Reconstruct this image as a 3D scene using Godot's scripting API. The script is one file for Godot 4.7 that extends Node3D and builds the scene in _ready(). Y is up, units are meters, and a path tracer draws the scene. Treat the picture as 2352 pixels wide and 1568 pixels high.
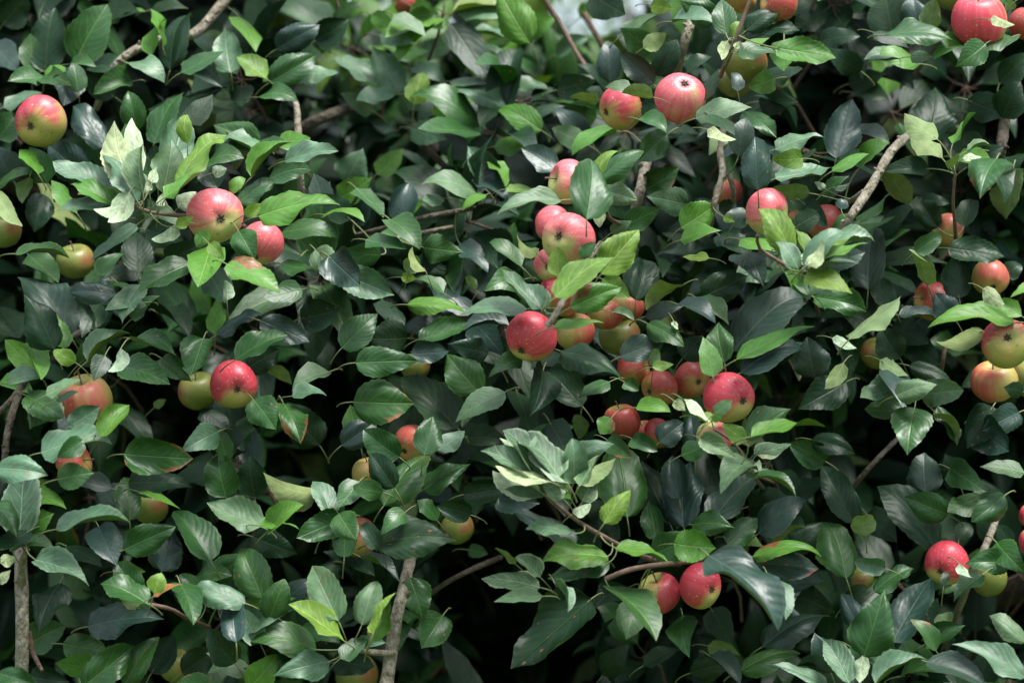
extends Node3D
# An apple tree in fruit, seen from a few steps away under an overcast sky.
# Layout is given in picture units (2352 x 1568) plus a distance, and turned into points in metres.

const CAM := Vector3(0, 1.6, 0)
const PITCH := 3.0
const FOCAL := 85.0
var cam_basis := Basis(Vector3.RIGHT, deg_to_rad(PITCH))
var rng := RandomNumberGenerator.new()
var noise := FastNoiseLite.new()
var mats := {}
var variants := []      # leaf meshes: [flat..., folded...]
var fill_shapes := []
var leaves := []        # everything that f() notes down
var apples := []        # {x, y, r, d} for keeping fill leaves off the fruit
var tree: Node3D
var tox := 0.0
var toy := 0.0
var used := {}
var bark: StandardMaterial3D
var bark_dark: StandardMaterial3D
var twig_mat: StandardMaterial3D
var stalk_mat: StandardMaterial3D
var calyx_mat: StandardMaterial3D
var shoots := []
var nodes := PackedVector3Array()   # points on the branches, for leaf stalks to grow from

func at(x: float, y: float, d: float) -> Vector3:
	var p := Vector3((x / 2352.0 - 0.5) * 36.0 / FOCAL, -(y / 1568.0 - 0.5) * 24.0 / FOCAL, -1.0)
	return CAM + cam_basis * (p * d)

func numbered(called: String) -> String:
	var n: int = used.get(called, -1) + 1
	used[called] = n
	return called if n == 0 else "%s_%03d" % [called, n]

func tile(n: int) -> void:
	tox = (n % 3) * 1000.0
	toy = floorf(n / 3.0) * 666.7

func q(x: float, y: float) -> Vector2:
	return Vector2((tox + x / 2.351) / 1.27551, (toy + y / 2.351) / 1.27551)

func ramp(a: float, b: float, x: float) -> float:
	return smoothstep(a, b, x)

# ---------------------------------------------------------------- leaf shape
func outline(s: float, point := 0.86) -> float:
	# half width of a blade of unit width: rounded at the stalk, broadest below the middle, drawn out to a point
	if s <= 0.0 or s >= 1.0:
		return 0.0
	var m := 0.52 / (0.52 + point)
	var h := pow(s, 0.52) * pow(1.0 - s, point) / (pow(m, 0.52) * pow(1.0 - m, point))
	if s > 0.84:
		h *= 0.62 + 0.38 * (1.0 - s) / 0.16
	return 0.5 * minf(h, 1.0)

# how: bend, fold, wave, twist, lean, teeth, curl (of the margins), point (of the tip)
func blade(rows: int, cols: int, how: Dictionary, seed_: float) -> Dictionary:
	var bend: float = how.bend
	var spine := []
	var y := 0.0
	var z := 0.0
	for i in rows + 1:
		spine.append(Vector3(0, y, z))
		var s := float(i) / rows
		var th := -bend * (s * s * 1.3 - 0.12)
		y += cos(th) / rows
		z += sin(th) / rows
	var tip: Vector3 = spine[rows]
	var ca := atan2(tip.z, tip.y)
	var k := 1.0 / tip.length()
	var grid := []
	var uvs := PackedVector2Array()
	for i in rows + 1:
		var s := float(i) / rows
		var th := -bend * (s * s * 1.3 - 0.12)
		for j in cols + 1:
			var v := 2.0 * j / cols - 1.0
			var h := outline(s, how.point)
			if absf(v) > 0.99 and i > 0 and i < rows:
				h *= 1.0 + (how.teeth if i % 2 else -how.teeth) + 0.06 * sin(seed_ * 7.0 + s * 9.0 + v * 3.0)
			var across := h * v
			var f: float = how.fold * (0.7 + 0.3 * sin(s * 3.0 + seed_)) * (1.0 if v > 0.0 else 0.55 + 0.45 * sin(seed_ * 1.3))
			var phase := seed_ * 3.0 + (1.7 if v > 0.0 else 0.0)
			var rim := pow(absf(v), 2.0) * h * 2.0
			var lift: float = absf(across) * 0.58 * sin(f) + how.wave * (sin(s * 7.0 + phase) + 0.5 * sin(s * 15.0 + phase * 2.0)) * rim
			lift += how.curl * pow(maxf(0.0, absf(v) - 0.45), 2.0) * h * 2.0 * (0.5 + 0.5 * sin(s * 4.0 + phase))
			var ax := across * cos(f)
			var tw: float = how.twist * (s - 0.3)
			var px: float = ax * cos(tw) - lift * sin(tw) + how.lean * s * (1.0 - s)
			var pz := ax * sin(tw) * 0.58 + lift * cos(tw)
			var sp: Vector3 = spine[i]
			var p := Vector3(px, sp.y - sin(th) * pz, sp.z + cos(th) * pz)
			p = Vector3(p.x, (p.y * cos(ca) + p.z * sin(ca)) * k, (-p.y * sin(ca) + p.z * cos(ca)) * k)
			grid.append(p)
			uvs.append(Vector2(0.5 + across, 1.0 - s))
	var pos := PackedVector3Array(grid)
	var nor := PackedVector3Array()
	var n := cols + 1
	for i in rows + 1:
		for j in n:
			# at both points the blade has no width: take the direction across from the next row
			var ii := clampi(i, 1, rows - 1)
			var dx: Vector3 = grid[ii * n + mini(j + 1, cols)] - grid[ii * n + maxi(j - 1, 0)]
			var dy: Vector3 = grid[mini(i + 1, rows) * n + j] - grid[maxi(i - 1, 0) * n + j]
			nor.append(dx.cross(dy).normalized())
	var idx := PackedInt32Array()
	for i in rows:
		for j in cols:
			var a := i * n + j
			# clockwise as seen from the upper side
			if i < rows - 1:
				idx.append_array(PackedInt32Array([a, a + n, a + n + 1]))
			if i > 0:
				idx.append_array(PackedInt32Array([a, a + n + 1, a + 1]))
	return {"pos": pos, "nor": nor, "uv": uvs, "idx": idx}

func arrays(pos: PackedVector3Array, nor: PackedVector3Array, uv: PackedVector2Array, idx: PackedInt32Array) -> Array:
	var a := []
	a.resize(Mesh.ARRAY_MAX)
	a[Mesh.ARRAY_VERTEX] = pos
	a[Mesh.ARRAY_NORMAL] = nor
	a[Mesh.ARRAY_TEX_UV] = uv
	a[Mesh.ARRAY_INDEX] = idx
	return a

func leaf_mesh(b: Dictionary) -> ArrayMesh:
	# upper skin, and lower skin a hair below it
	var m := ArrayMesh.new()
	m.add_surface_from_arrays(Mesh.PRIMITIVE_TRIANGLES, arrays(b.pos, b.nor, b.uv, b.idx))
	var pos := PackedVector3Array()
	var nor := PackedVector3Array()
	for i in b.pos.size():
		pos.append(b.pos[i] - b.nor[i] * 0.004)
		nor.append(-b.nor[i])
	var idx: PackedInt32Array = b.idx.duplicate()
	idx.reverse()
	m.add_surface_from_arrays(Mesh.PRIMITIVE_TRIANGLES, arrays(pos, nor, b.uv, idx))
	return m

# a tube along points; widen stretches it across x (leaf meshes are narrowed by their scale)
func tube(st: SurfaceTool, pts: Array, radii: Array, sides: int, widen := 1.0) -> void:
	var rings := []
	var prev := Vector3.ZERO
	for i in pts.size():
		var d: Vector3 = (pts[mini(i + 1, pts.size() - 1)] - pts[maxi(i - 1, 0)]).normalized()
		var u := prev
		if i == 0:
			u = d.cross(Vector3(0.31, 0.22, 0.92)).normalized()
		u = (u - d * u.dot(d)).normalized()
		prev = u
		var w := d.cross(u)
		var ring := []
		for k in sides + 1:
			var a := TAU * k / sides
			var n := u * cos(a) + w * sin(a)
			ring.append([pts[i] + Vector3(n.x * widen, n.y, n.z) * radii[i], n, Vector2(float(k) / sides, i * 0.35)])
		rings.append(ring)
	for i in pts.size() - 1:
		for k in sides:
			for c in [[i, k], [i + 1, k + 1], [i, k + 1], [i, k], [i + 1, k], [i + 1, k + 1]]:
				var r = rings[c[0]][c[1]]
				st.set_normal(r[1])
				st.set_uv(r[2])
				st.add_vertex(r[0])
	for e in [0, pts.size() - 1]:
		var d: Vector3 = (pts[e] - pts[1 if e == 0 else e - 1]).normalized()
		for k in sides:
			for c in ([[k], [k + 1]] if e == 0 else [[k + 1], [k]]):
				st.set_normal(d)
				st.set_uv(Vector2(0.5, 0.5))
				st.add_vertex(rings[e][c[0]][0])
			st.set_normal(d)
			st.set_uv(Vector2(0.5, 0.5))
			st.add_vertex(pts[e])

# ---------------------------------------------------------------- textures
func srgb(c: Color) -> Color:
	return c.linear_to_srgb()

func vein(u: float, s: float) -> float:
	# 1 on the midrib and the side veins, 0 between them
	var x := absf(u - 0.5)
	var mid := 1.0 - ramp(0.004, 0.022 - 0.012 * s, x)
	var p := vein_phase(u, s)
	var dist := absf(p - roundf(p)) / 7.0
	var side := (1.0 - ramp(0.002, 0.010, dist)) * (1.0 - ramp(0.22, 0.40, x))
	return maxf(mid, side * 0.65)

func vein_phase(u: float, s: float) -> float:
	# side veins leave the midrib in turn, arch towards the tip and wander
	var x := absf(u - 0.5)
	var side := 1.0 if u > 0.5 else -1.0
	return (s - x * 0.42 - 0.9 * x * x + 0.035 * side + 0.05 * sin(s * 11.0 + side * 2.0) + 0.05 * noise.get_noise_2d(u * 90.0 + side * 300.0, s * 90.0)) * 7.0

func leaf_texture(base: Color, rib: Color, spots: int, edge: float, mottle: float, seed_: int) -> ImageTexture:
	const TW := 128
	const TH := 192
	var r := RandomNumberGenerator.new()
	r.seed = seed_
	noise.seed = seed_
	var marks := []
	for i in spots:
		var s := r.randf_range(0.12, 0.95)
		marks.append([Vector2(0.5 + outline(s) * r.randf_range(-0.95, 0.95), s), r.randf_range(0.008, 0.034), r.randf()])
	var data := PackedByteArray()
	data.resize(TW * TH * 3)
	var brown := Color(0.20, 0.055, 0.022)
	var tan_ := Color(0.27, 0.14, 0.07)
	for j in TH:
		var s := 1.0 - (j + 0.5) / TH
		var h := outline(s)
		for i in TW:
			var u := (i + 0.5) / TW
			var x := absf(u - 0.5)
			var n := noise.get_noise_2d(u * 260.0, s * 420.0)
			var n2 := noise.get_noise_2d(u * 40.0 + 90.0, s * 60.0)
			var c := base * (1.0 + mottle * (n * 0.7 + n2 * 1.0))
			var v := vein(u, s)
			c = c.lerp(rib, v * 0.85)
			# yellower towards the margin, a pale hair line at the very edge
			var e := x / maxf(h, 0.02)
			c = c.lerp(rib * 0.95, ramp(0.88 if mottle < 0.55 else 0.8, 1.0, e) * (0.65 if mottle > 0.55 else 0.4))
			if edge > 0.0:
				var q_ := e * 0.55 + 0.5 * ramp(0.72, 1.0, s) + n2 * 1.5 + n * 0.25
				c = c.lerp(tan_.lerp(brown, clampf(0.5 + n * 1.6, 0, 1)), ramp(1.10, 1.17, q_) * 0.9)
			for m in marks:
				var d: float = ((m[0] as Vector2) - Vector2(u, s)).length() * (1.0 + 0.5 * n)
				if d < m[1]:
					c = c.lerp(brown.lerp(tan_, m[2] * 0.6), ramp(m[1], m[1] * 0.6, d) * 0.9)
			c = Color(maxf(c.r, 0.002), maxf(c.g, 0.002), maxf(c.b, 0.002)).linear_to_srgb()
			var o := (j * TW + i) * 3
			data[o] = clampi(int(c.r * 255.0), 0, 255)
			data[o + 1] = clampi(int(c.g * 255.0), 0, 255)
			data[o + 2] = clampi(int(c.b * 255.0), 0, 255)
	return ImageTexture.create_from_image(Image.create_from_data(TW, TH, false, Image.FORMAT_RGB8, data))

func vein_relief() -> ImageTexture:
	const TW := 128
	const TH := 192
	var im := Image.create(TW, TH, false, Image.FORMAT_RGB8)
	noise.seed = 5
	for j in TH:
		var s := 1.0 - (j + 0.5) / TH
		for i in TW:
			var u := (i + 0.5) / TW
			var x := absf(u - 0.5)
			var p := vein_phase(u, s)
			var puff := 1.0 - pow(absf(cos(PI * p)), 2.0)
			var hgt := 0.45 + 0.15 * puff * ramp(0.0, 0.12, x) + 0.16 * noise.get_noise_2d(u * 330.0, s * 500.0) + 0.22 * noise.get_noise_2d(u * 120.0 + 50.0, s * 180.0) - 0.30 * (1.0 - ramp(0.0, 0.035, x))
			im.set_pixel(i, j, Color(hgt, hgt, hgt))
	im.bump_map_to_normal_map(2.6)
	return ImageTexture.create_from_image(im)

func fleck_texture(cols: Array, scale: float, seed_: int, octaves := 4) -> NoiseTexture2D:
	var g := Gradient.new()
	var offs := PackedFloat32Array()
	var cs := PackedColorArray()
	for i in cols.size():
		offs.append(float(i) / (cols.size() - 1))
		cs.append(srgb(cols[i]))
	g.offsets = offs
	g.colors = cs
	var n := FastNoiseLite.new()
	n.seed = seed_
	n.frequency = scale
	n.fractal_octaves = octaves
	var t := NoiseTexture2D.new()
	t.width = 256
	t.height = 256
	t.seamless = true
	t.noise = n
	t.color_ramp = g
	return t

func relief_texture(scale: float, seed_: int, strength: float) -> NoiseTexture2D:
	var n := FastNoiseLite.new()
	n.seed = seed_
	n.frequency = scale
	n.fractal_octaves = 4
	var t := NoiseTexture2D.new()
	t.width = 256
	t.height = 256
	t.seamless = true
	t.noise = n
	t.as_normal_map = true
	t.bump_strength = strength
	return t

func leaf_material(tex: Texture2D, relief: Texture2D, tint: Color, rough: float, spec: float, glow: Color, bumps: float) -> StandardMaterial3D:
	var m := StandardMaterial3D.new()
	m.albedo_texture = tex
	m.albedo_color = srgb(tint)
	m.roughness = rough
	m.metallic_specular = spec
	m.normal_enabled = true
	m.normal_texture = relief
	m.normal_scale = bumps
	m.backlight_enabled = true
	m.backlight = glow
	m.cull_mode = BaseMaterial3D.CULL_DISABLED
	return m

# ---------------------------------------------------------------- leaves
# f(kind, z, base x, base y, tip x, tip y, width): z in centimetres from the plane three metres away, negative nearer.
# kind: D dark (crown shade painted in), M green, G fresh, Y yellow-green (young, or light coming through painted in), S slate and L light (sky sheen painted in), U seen from below, W woolly young, H dark hairy, B withered; v folded, e brown edge, s spotted
func nearer(z: float) -> float:
	# shoots that stand out before the crown
	return z * 1.5 if z < 0.0 else z

func f(kind: String, z: float, bx: float, by: float, tx: float, ty: float, w: float) -> void:
	leaves.append({"kind": kind, "d": 3.0 + nearer(z) / 100.0, "b": q(bx, by), "t": q(tx, ty), "w": w / 2.351 / 1.27551 * (1.0 if kind[0] in "WH" else 1.04)})

func place(l: Dictionary) -> Transform3D:
	var k: String = l.kind
	var tone := k[0]
	var folded := k.contains("v")
	var b := at(l.b.x, l.b.y, l.d)
	var flat := at(l.t.x, l.t.y, l.d) - b
	if tone in "DMSGL" and not folded and flat.length() < 0.048:
		var free := true
		for ap in apples:
			if (l.b - Vector2(ap.x, ap.y)).length() < 62.0 or (l.t - Vector2(ap.x, ap.y)).length() < 62.0:
				free = false
		if free:
			var more := minf(0.052 / flat.length(), 1.8)
			l.w *= minf(more, 1.35)
			b = at(l.t.x, l.t.y, l.d) - flat * more + (b - CAM).normalized() * 0.02
			flat = at(l.t.x, l.t.y, l.d) - b
	# the upper side turns to the sky: leaves that point up lean back, drooping ones lean out
	var below := (tone == "U" or tone == "W" and not folded) and not (k.contains("l") or tone == "W")
	var pitch := rng.randf_range(-0.12, 0.2) - rng.randf_range(0.3, 0.75) * flat.normalized().y * (-1.0 if below else 1.0)
	var tip := at(l.t.x, l.t.y, l.d - flat.length() * tan(pitch))
	var a := tip - b
	var length := a.length()
	var w := (at(l.w, 0, l.d) - at(0, 0, l.d)).length()
	var c := (CAM - (b + a * 0.5)).normalized()
	var n := (c - a * (c.dot(a) / a.length_squared())).normalized()
	var side := a.normalized().cross(n)
	var full := length * rng.randf_range(0.50, 0.62)
	var roll := 0.0
	if folded:
		roll = rng.randf_range(0.95, 1.12)
		full = maxf(w / 0.78, length * 0.42)
	elif w < full:
		roll = acos(clampf(w / full, 0.3, 1.0))
		full = minf(full, w / cos(roll))
	else:
		full = w
	var up := Vector3(0.12, 1.0, 0.25)
	if absf(side.y) < 0.3:
		roll *= 0.45
		up = Vector3(1.0 if rng.randf() < 0.6 else -1.0, 0.4, 0.2)   # nearly upright leaves turn either way
	var s := 1.0 if side.dot(up) > 0.0 else -1.0
	var under := tone == "U" or (tone == "W" and not folded)
	if below:
		s = -s
	var vis := n * cos(roll) + side * sin(roll) * s
	var top := -vis if under else vis
	var y := a.normalized()
	var x := y.cross(top)
	return Transform3D(Basis(x * full, a, top * length), b)

func leaf_node(l: Dictionary, parent: Node3D) -> void:
	var k: String = l.kind
	var tone := k[0]
	var o := MeshInstance3D.new()
	o.name = "leaf"
	var set_: Array = variants[1] if k.contains("v") else variants[2] if tone in "WH" else variants[0]
	o.mesh = set_[rng.randi() % set_.size()]
	o.transform = l.xf
	var pair := looks_of(k)
	o.set_surface_override_material(0, pair[0])
	o.set_surface_override_material(1, pair[1])
	parent.add_child(o, true)

func looks_of(k: String) -> Array:
	var tone := k[0]
	var worn := "e" if k.contains("e") and not k.contains("v") else "s" if k.contains("s") else ""
	if worn == "e" and rng.randf() < 0.45:
		worn = "s"
	var pick := str(rng.randi() % 3)
	match tone:
		"U":
			return [mats["M" + pick], mats["U" + ("e" if worn == "e" else "") + pick]]
		"W":
			return [mats["H" + pick], mats["W" + pick]]
		"H":
			return [mats["H" + pick], mats["W" + pick]]
		"Y", "B":
			return [mats[tone + ("s" if worn != "" and tone == "Y" else "") + pick], mats[tone + pick]]
		"G":
			return [mats["G" + worn + pick], mats["Y" + pick]]
	return [mats[tone + worn + pick], mats[("Y" if k.contains("v") and rng.randf() < 0.6 else "U") + pick]]  # folded leaves: light shining through is painted as a yellow-green underside

func make_leaf_materials() -> void:
	var relief := vein_relief()
	# base colour of the upper skin, of the veins, roughness, specular, share of light let through
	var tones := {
		"D": [Color(0.010, 0.032, 0.013), Color(0.032, 0.070, 0.020), 0.38, 0.33, Color(0.20, 0.28, 0.06)],  # dark copy of the leaf green, standing for shade inside the crown
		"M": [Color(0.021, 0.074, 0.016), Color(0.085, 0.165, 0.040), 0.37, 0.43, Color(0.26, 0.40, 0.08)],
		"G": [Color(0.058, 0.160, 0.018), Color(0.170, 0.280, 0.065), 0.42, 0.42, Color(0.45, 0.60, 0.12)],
		"Y": [Color(0.125, 0.225, 0.028), Color(0.320, 0.410, 0.130), 0.48, 0.40, Color(0.58, 0.70, 0.14)],  # young leaves; also stands for light coming through a blade
		"S": [Color(0.016, 0.044, 0.031), Color(0.050, 0.085, 0.060), 0.38, 0.46, Color(0.18, 0.26, 0.10)],  # bluish sky sheen put into the leaf colour
		"L": [Color(0.066, 0.140, 0.066), Color(0.170, 0.250, 0.130), 0.46, 0.52, Color(0.28, 0.40, 0.12)],  # paler copy of the leaf green, sky light put into the colour
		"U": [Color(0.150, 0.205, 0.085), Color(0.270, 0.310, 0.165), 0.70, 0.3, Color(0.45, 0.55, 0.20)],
		"W": [Color(0.330, 0.410, 0.260), Color(0.540, 0.600, 0.450), 0.85, 0.2, Color(0.40, 0.45, 0.25)],
		"H": [Color(0.065, 0.130, 0.060), Color(0.340, 0.420, 0.280), 0.55, 0.5, Color(0.35, 0.45, 0.16)],
		"B": [Color(0.240, 0.110, 0.045), Color(0.300, 0.170, 0.090), 0.75, 0.2, Color(0.40, 0.22, 0.10)],
	}
	var tints := [Color(1, 1, 1), Color(0.80, 0.86, 0.92), Color(0.95, 0.90, 0.78)]
	var n := 0
	for t in tones:
		var s: Array = tones[t]
		for worn in ["", "s", "e"]:
			if worn != "" and (t in "WHB" or (t == "Y" and worn == "e") or (t == "U" and worn == "s")):
				continue
			n += 1
			var tex := leaf_texture(s[0], s[1], 0 if worn == "" else 7 if worn == "s" else 3, 1.0 if worn == "e" else 0.0, 0.6 if t in "HW" else 0.38, 100 + n)
			for k in 3:
				mats[t + worn + str(k)] = leaf_material(tex, relief, tints[k], s[2] + 0.04 * k, s[3], s[4], 1.3 if t in "HW" else 0.9 if t in "YG" else 0.75)

func habit(bend0: float, bend1: float, fold0: float, fold1: float, wave: float, twist: float, teeth: float, curl: float) -> Dictionary:
	return {
		"bend": rng.randf_range(bend0, bend1), "fold": rng.randf_range(fold0, fold1), "wave": rng.randf_range(0.2, 1.0) * wave, "twist": rng.randf_range(-twist, twist),
		"lean": rng.randf_range(-0.16, 0.16), "teeth": teeth, "curl": rng.randf_range(-curl, curl), "point": rng.randf_range(0.74, 1.12),
	}

func make_leaf_shapes() -> void:
	var flat := []
	var folded := []
	var curly := []
	for i in 22:
		flat.append(leaf_mesh(blade(18, 8, habit(-0.4, 1.2, 0.04, 0.6, 0.075, 0.7, 0.028, 0.8), i)))
	for i in 10:
		folded.append(leaf_mesh(blade(18, 8, habit(0.1, 0.9, 0.62, 0.86, 0.05, 0.4, 0.028, 0.3), i + 40)))
	for i in 8:
		curly.append(leaf_mesh(blade(18, 8, habit(-0.2, 1.0, 0.25, 0.65, 0.06, 0.7, 0.035, 0.5), i + 60)))
	variants = [flat, folded, curly]
	for i in 14:
		fill_shapes.append(blade(8, 4, habit(-0.3, 1.3, 0.05, 0.7, 0.065, 0.7, 0.03, 0.6), i + 80))
	for i in 4:
		fill_shapes.append(blade(4, 2, habit(0.0, 0.8, 0.1, 0.5, 0.0, 0.2, 0.0, 0.0), i + 100))

func grow_leaves() -> void:
	for l in leaves:
		l.d += rng.randf_range(-0.006, 0.006)
		l.xf = place(l)
	# the 300 that show largest are parts of their own, the rest join the foliage
	var order := leaves.duplicate()
	order.sort_custom(func(p, r): return p.w * (p.b - p.t).length() * (1.3 if p.d < 3.0 else 1.0) > r.w * (r.b - r.t).length() * (1.3 if r.d < 3.0 else 1.0))
	var stalks := SurfaceTool.new()
	stalks.begin(Mesh.PRIMITIVE_TRIANGLES)
	for i in order.size():
		var l: Dictionary = order[i]
		leaf_stalk(stalks, l.xf)
		if i < 300:
			var home: Node3D = tree
			for s in shoots:
				if l.d < 3.0 and (l.b - s.at).length() < s.r:
					home = s.node
			leaf_node(l, home)
		else:
			var pair := looks_of(l.kind)
			var sh: Dictionary = fill_shapes[rng.randi() % 14]
			add_fill(pair[1] if l.kind[0] in "UW" else pair[0], sh, l.xf)
	var o := MeshInstance3D.new()
	o.name = "leaf_stalks"
	o.mesh = stalks.commit()
	o.material_override = stalk_mat
	o.set_meta("kind", "stuff")
	tree.add_child(o, true)

func leaf_stalk(st: SurfaceTool, xf: Transform3D) -> void:
	var base := xf.origin
	var axis := xf.basis.y.normalized()
	var best := 0.052
	var to := base - axis * 0.020 + (base - CAM).normalized() * 0.030 + Vector3(0, -0.006, 0)
	for p in nodes:
		var d := p.distance_to(base)
		if d < best and d > 0.004 and (base - p).dot(axis) > 0.3 * d:
			best = d
			to = p
	var r := 0.00085 if xf.basis.y.length() > 0.05 else 0.0006
	var bow := base - axis * base.distance_to(to) * 0.4
	var pts := []
	for i in 6:
		var t := i / 5.0
		pts.append((base + axis * 0.006).lerp(bow, t).lerp(bow.lerp(to, t), t))
	tube(st, pts, [r * 0.6, r, r, r, r * 1.1, r * 1.5], 5)

# ---------------------------------------------------------------- foliage that nobody could count
var pools := {}

func add_fill(m: Material, sh: Dictionary, xf: Transform3D) -> void:
	if not pools.has(m):
		pools[m] = {"pos": PackedVector3Array(), "nor": PackedVector3Array(), "uv": PackedVector2Array(), "idx": PackedInt32Array()}
	var p: Dictionary = pools[m]
	var n0: int = p.pos.size()
	p.pos.append_array(xf * (sh.pos as PackedVector3Array))
	var turn := Transform3D(Basis(xf.basis.x.normalized(), xf.basis.y.normalized(), xf.basis.z.normalized()), Vector3.ZERO)
	p.nor.append_array(turn * (sh.nor as PackedVector3Array))
	p.uv.append_array(sh.uv)
	var idx: PackedInt32Array = sh.idx.duplicate()
	for i in idx.size():
		idx[i] += n0
	p.idx.append_array(idx)

func commit_pools(called: String, parent: Node3D) -> MeshInstance3D:
	var m := ArrayMesh.new()
	for mat in pools:
		var p: Dictionary = pools[mat]
		m.add_surface_from_arrays(Mesh.PRIMITIVE_TRIANGLES, arrays(p.pos, p.nor, p.uv, p.idx))
		m.surface_set_material(m.get_surface_count() - 1, mat)
	pools = {}
	var o := MeshInstance3D.new()
	o.name = called
	o.mesh = m
	o.set_meta("kind", "stuff")
	parent.add_child(o, true)
	return o

func picture(p: Vector3) -> Vector3:
	# where a point shows (x, y) and how far off it is
	var v := cam_basis.inverse() * (p - CAM)
	var d := -v.z
	return Vector3((v.x / d * FOCAL / 36.0 + 0.5) * 2352.0, (-v.y / d * FOCAL / 24.0 + 0.5) * 1568.0, d)

# openings in the crown: x, y, radius, nearest distance of leaves inside
var hollows := []
func hollow(x: float, y: float, r: float, d: float) -> void:
	hollows.append([Vector2(x, y), r, d])

func allowed(s: Vector3) -> bool:
	var p := Vector2(s.x, s.y)
	for h in hollows:
		if s.z < h[2] and (p - (h[0] as Vector2)).length() < h[1]:
			return false
	return true

func fill_crown() -> void:
	var thin := FastNoiseLite.new()
	thin.seed = 9
	thin.frequency = 3.2
	var st := SurfaceTool.new()
	st.begin(Mesh.PRIMITIVE_TRIANGLES)
	for i in 20000:
		var p := Vector3(rng.randf_range(-2.2, 2.2), rng.randf_range(0.25, 2.9), rng.randf_range(-5.7, -2.98))
		var nz := thin.get_noise_3dv(p)
		var front := -3.10 + 0.10 * nz + 0.22 * pow(maxf(0.0, p.y - 1.9), 1.0) * -1.0
		if p.z > front:
			continue
		var s := picture(p)
		if (nz < 0.06 and s.z < 3.55) or (nz < -0.15 and s.z < 3.8):
			continue
		var inside := s.x > -250 and s.x < 2600 and s.y > -250 and s.y < 1800
		# the crown is low and thin in the middle of the picture's top edge
		var gap := Vector2((s.x - 1280.0) / 500.0, (s.y + 120.0) / 280.0).length()
		if s.y < -160.0:
			gap = absf((s.x - 1270.0) / 440.0)
		if gap < 1.0 and rng.randf() > (0.13 if s.z < 4.2 else 0.04):
			continue
		var gap2 := Vector2((s.x - 760.0) / 240.0, (s.y - 20.0) / 130.0).length()
		if gap2 < 1.0 and rng.randf() > 0.3:
			continue
		if inside and not allowed(s):
			continue
		# a spur: leaves spread round its tip, which points outward and up
		var out_ := Vector3(rng.randf_range(-0.7, 0.7), rng.randf_range(0.0, 0.8), rng.randf_range(0.3, 1.0)).normalized()
		var n := rng.randi_range(5, 9)
		var spin := rng.randf() * TAU
		var u := out_.cross(Vector3(0.2, 0.9, 0.3)).normalized()
		var v := out_.cross(u)
		for k in n:
			var a := spin + k * 2.4 + rng.randf_range(-0.3, 0.3)
			var spread := rng.randf_range(0.85, 1.5)
			var axis := (out_ * cos(spread) + (u * cos(a) + v * sin(a)) * sin(spread) + Vector3(0, -0.12, 0)).normalized()
			var length := rng.randf_range(0.076, 0.122)
			var base := p + axis * rng.randf_range(0.012, 0.03)
			# leaves that would cover a fruit or stand before it are left off
			if inside:
				var mid := picture(base + axis * length * 0.6)
				var tip := picture(base + axis * length)
				var bad := false
				for ap in apples:
					if mid.z < ap.d + 0.05:
						var pm := Vector2(ap.x, ap.y)
						var reach: float = ap.reach
						if (Vector2(mid.x, mid.y) - pm).length() < reach or (Vector2(tip.x, tip.y) - pm).length() < reach:
							bad = true
							break
				if bad or not allowed(mid):
					continue
			var top := (Vector3(rng.randf_range(-0.45, 0.45), 1.0, rng.randf_range(0.0, 0.9)) + out_ * 0.5)
			top = (top - axis * top.dot(axis)).normalized()
			var xf := Transform3D(Basis(axis.cross(top) * length * rng.randf_range(0.38, 0.52), axis * length, top * length), base)
			var c := rng.randf()
			var kind := "D" if c < 0.70 else "M" if c < 0.84 else "S" if c < 0.90 else "G" if c < 0.905 else "L" if c < 0.925 else "Ms" if c < 0.96 else "Me" if c < 0.985 else "U"  # mostly the dark tone: crown shade is partly put into the colour
			if gap < 1.25 and s.y > -200.0:
				kind = "G" if c < 0.38 else "Y" if c < 0.46 else "L" if c < 0.55 else kind  # brighter tones round the gap stand for light from behind
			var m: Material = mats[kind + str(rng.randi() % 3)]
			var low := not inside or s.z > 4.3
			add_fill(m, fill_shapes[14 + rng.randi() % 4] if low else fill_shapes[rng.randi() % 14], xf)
			if not low and s.z < 3.7:
				tube(st, [p, p.lerp(base, 0.6) + Vector3(0, -0.003, 0), base + axis * 0.004], [0.0011, 0.0008, 0.0007], 3)
		if inside and s.z < 4.0:
			var back := p - out_ * rng.randf_range(0.05, 0.12) + Vector3(0, -0.02, 0)
			tube(st, [back, p.lerp(back, 0.5) + Vector3(0.004, 0.006, 0), p], [0.0026, 0.0022, 0.002], 4)
	commit_pools("foliage", tree)
	var o := MeshInstance3D.new()
	o.name = "fine_twigs"
	o.mesh = st.commit()
	o.material_override = twig_mat
	o.set_meta("kind", "stuff")
	tree.add_child(o, true)

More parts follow.
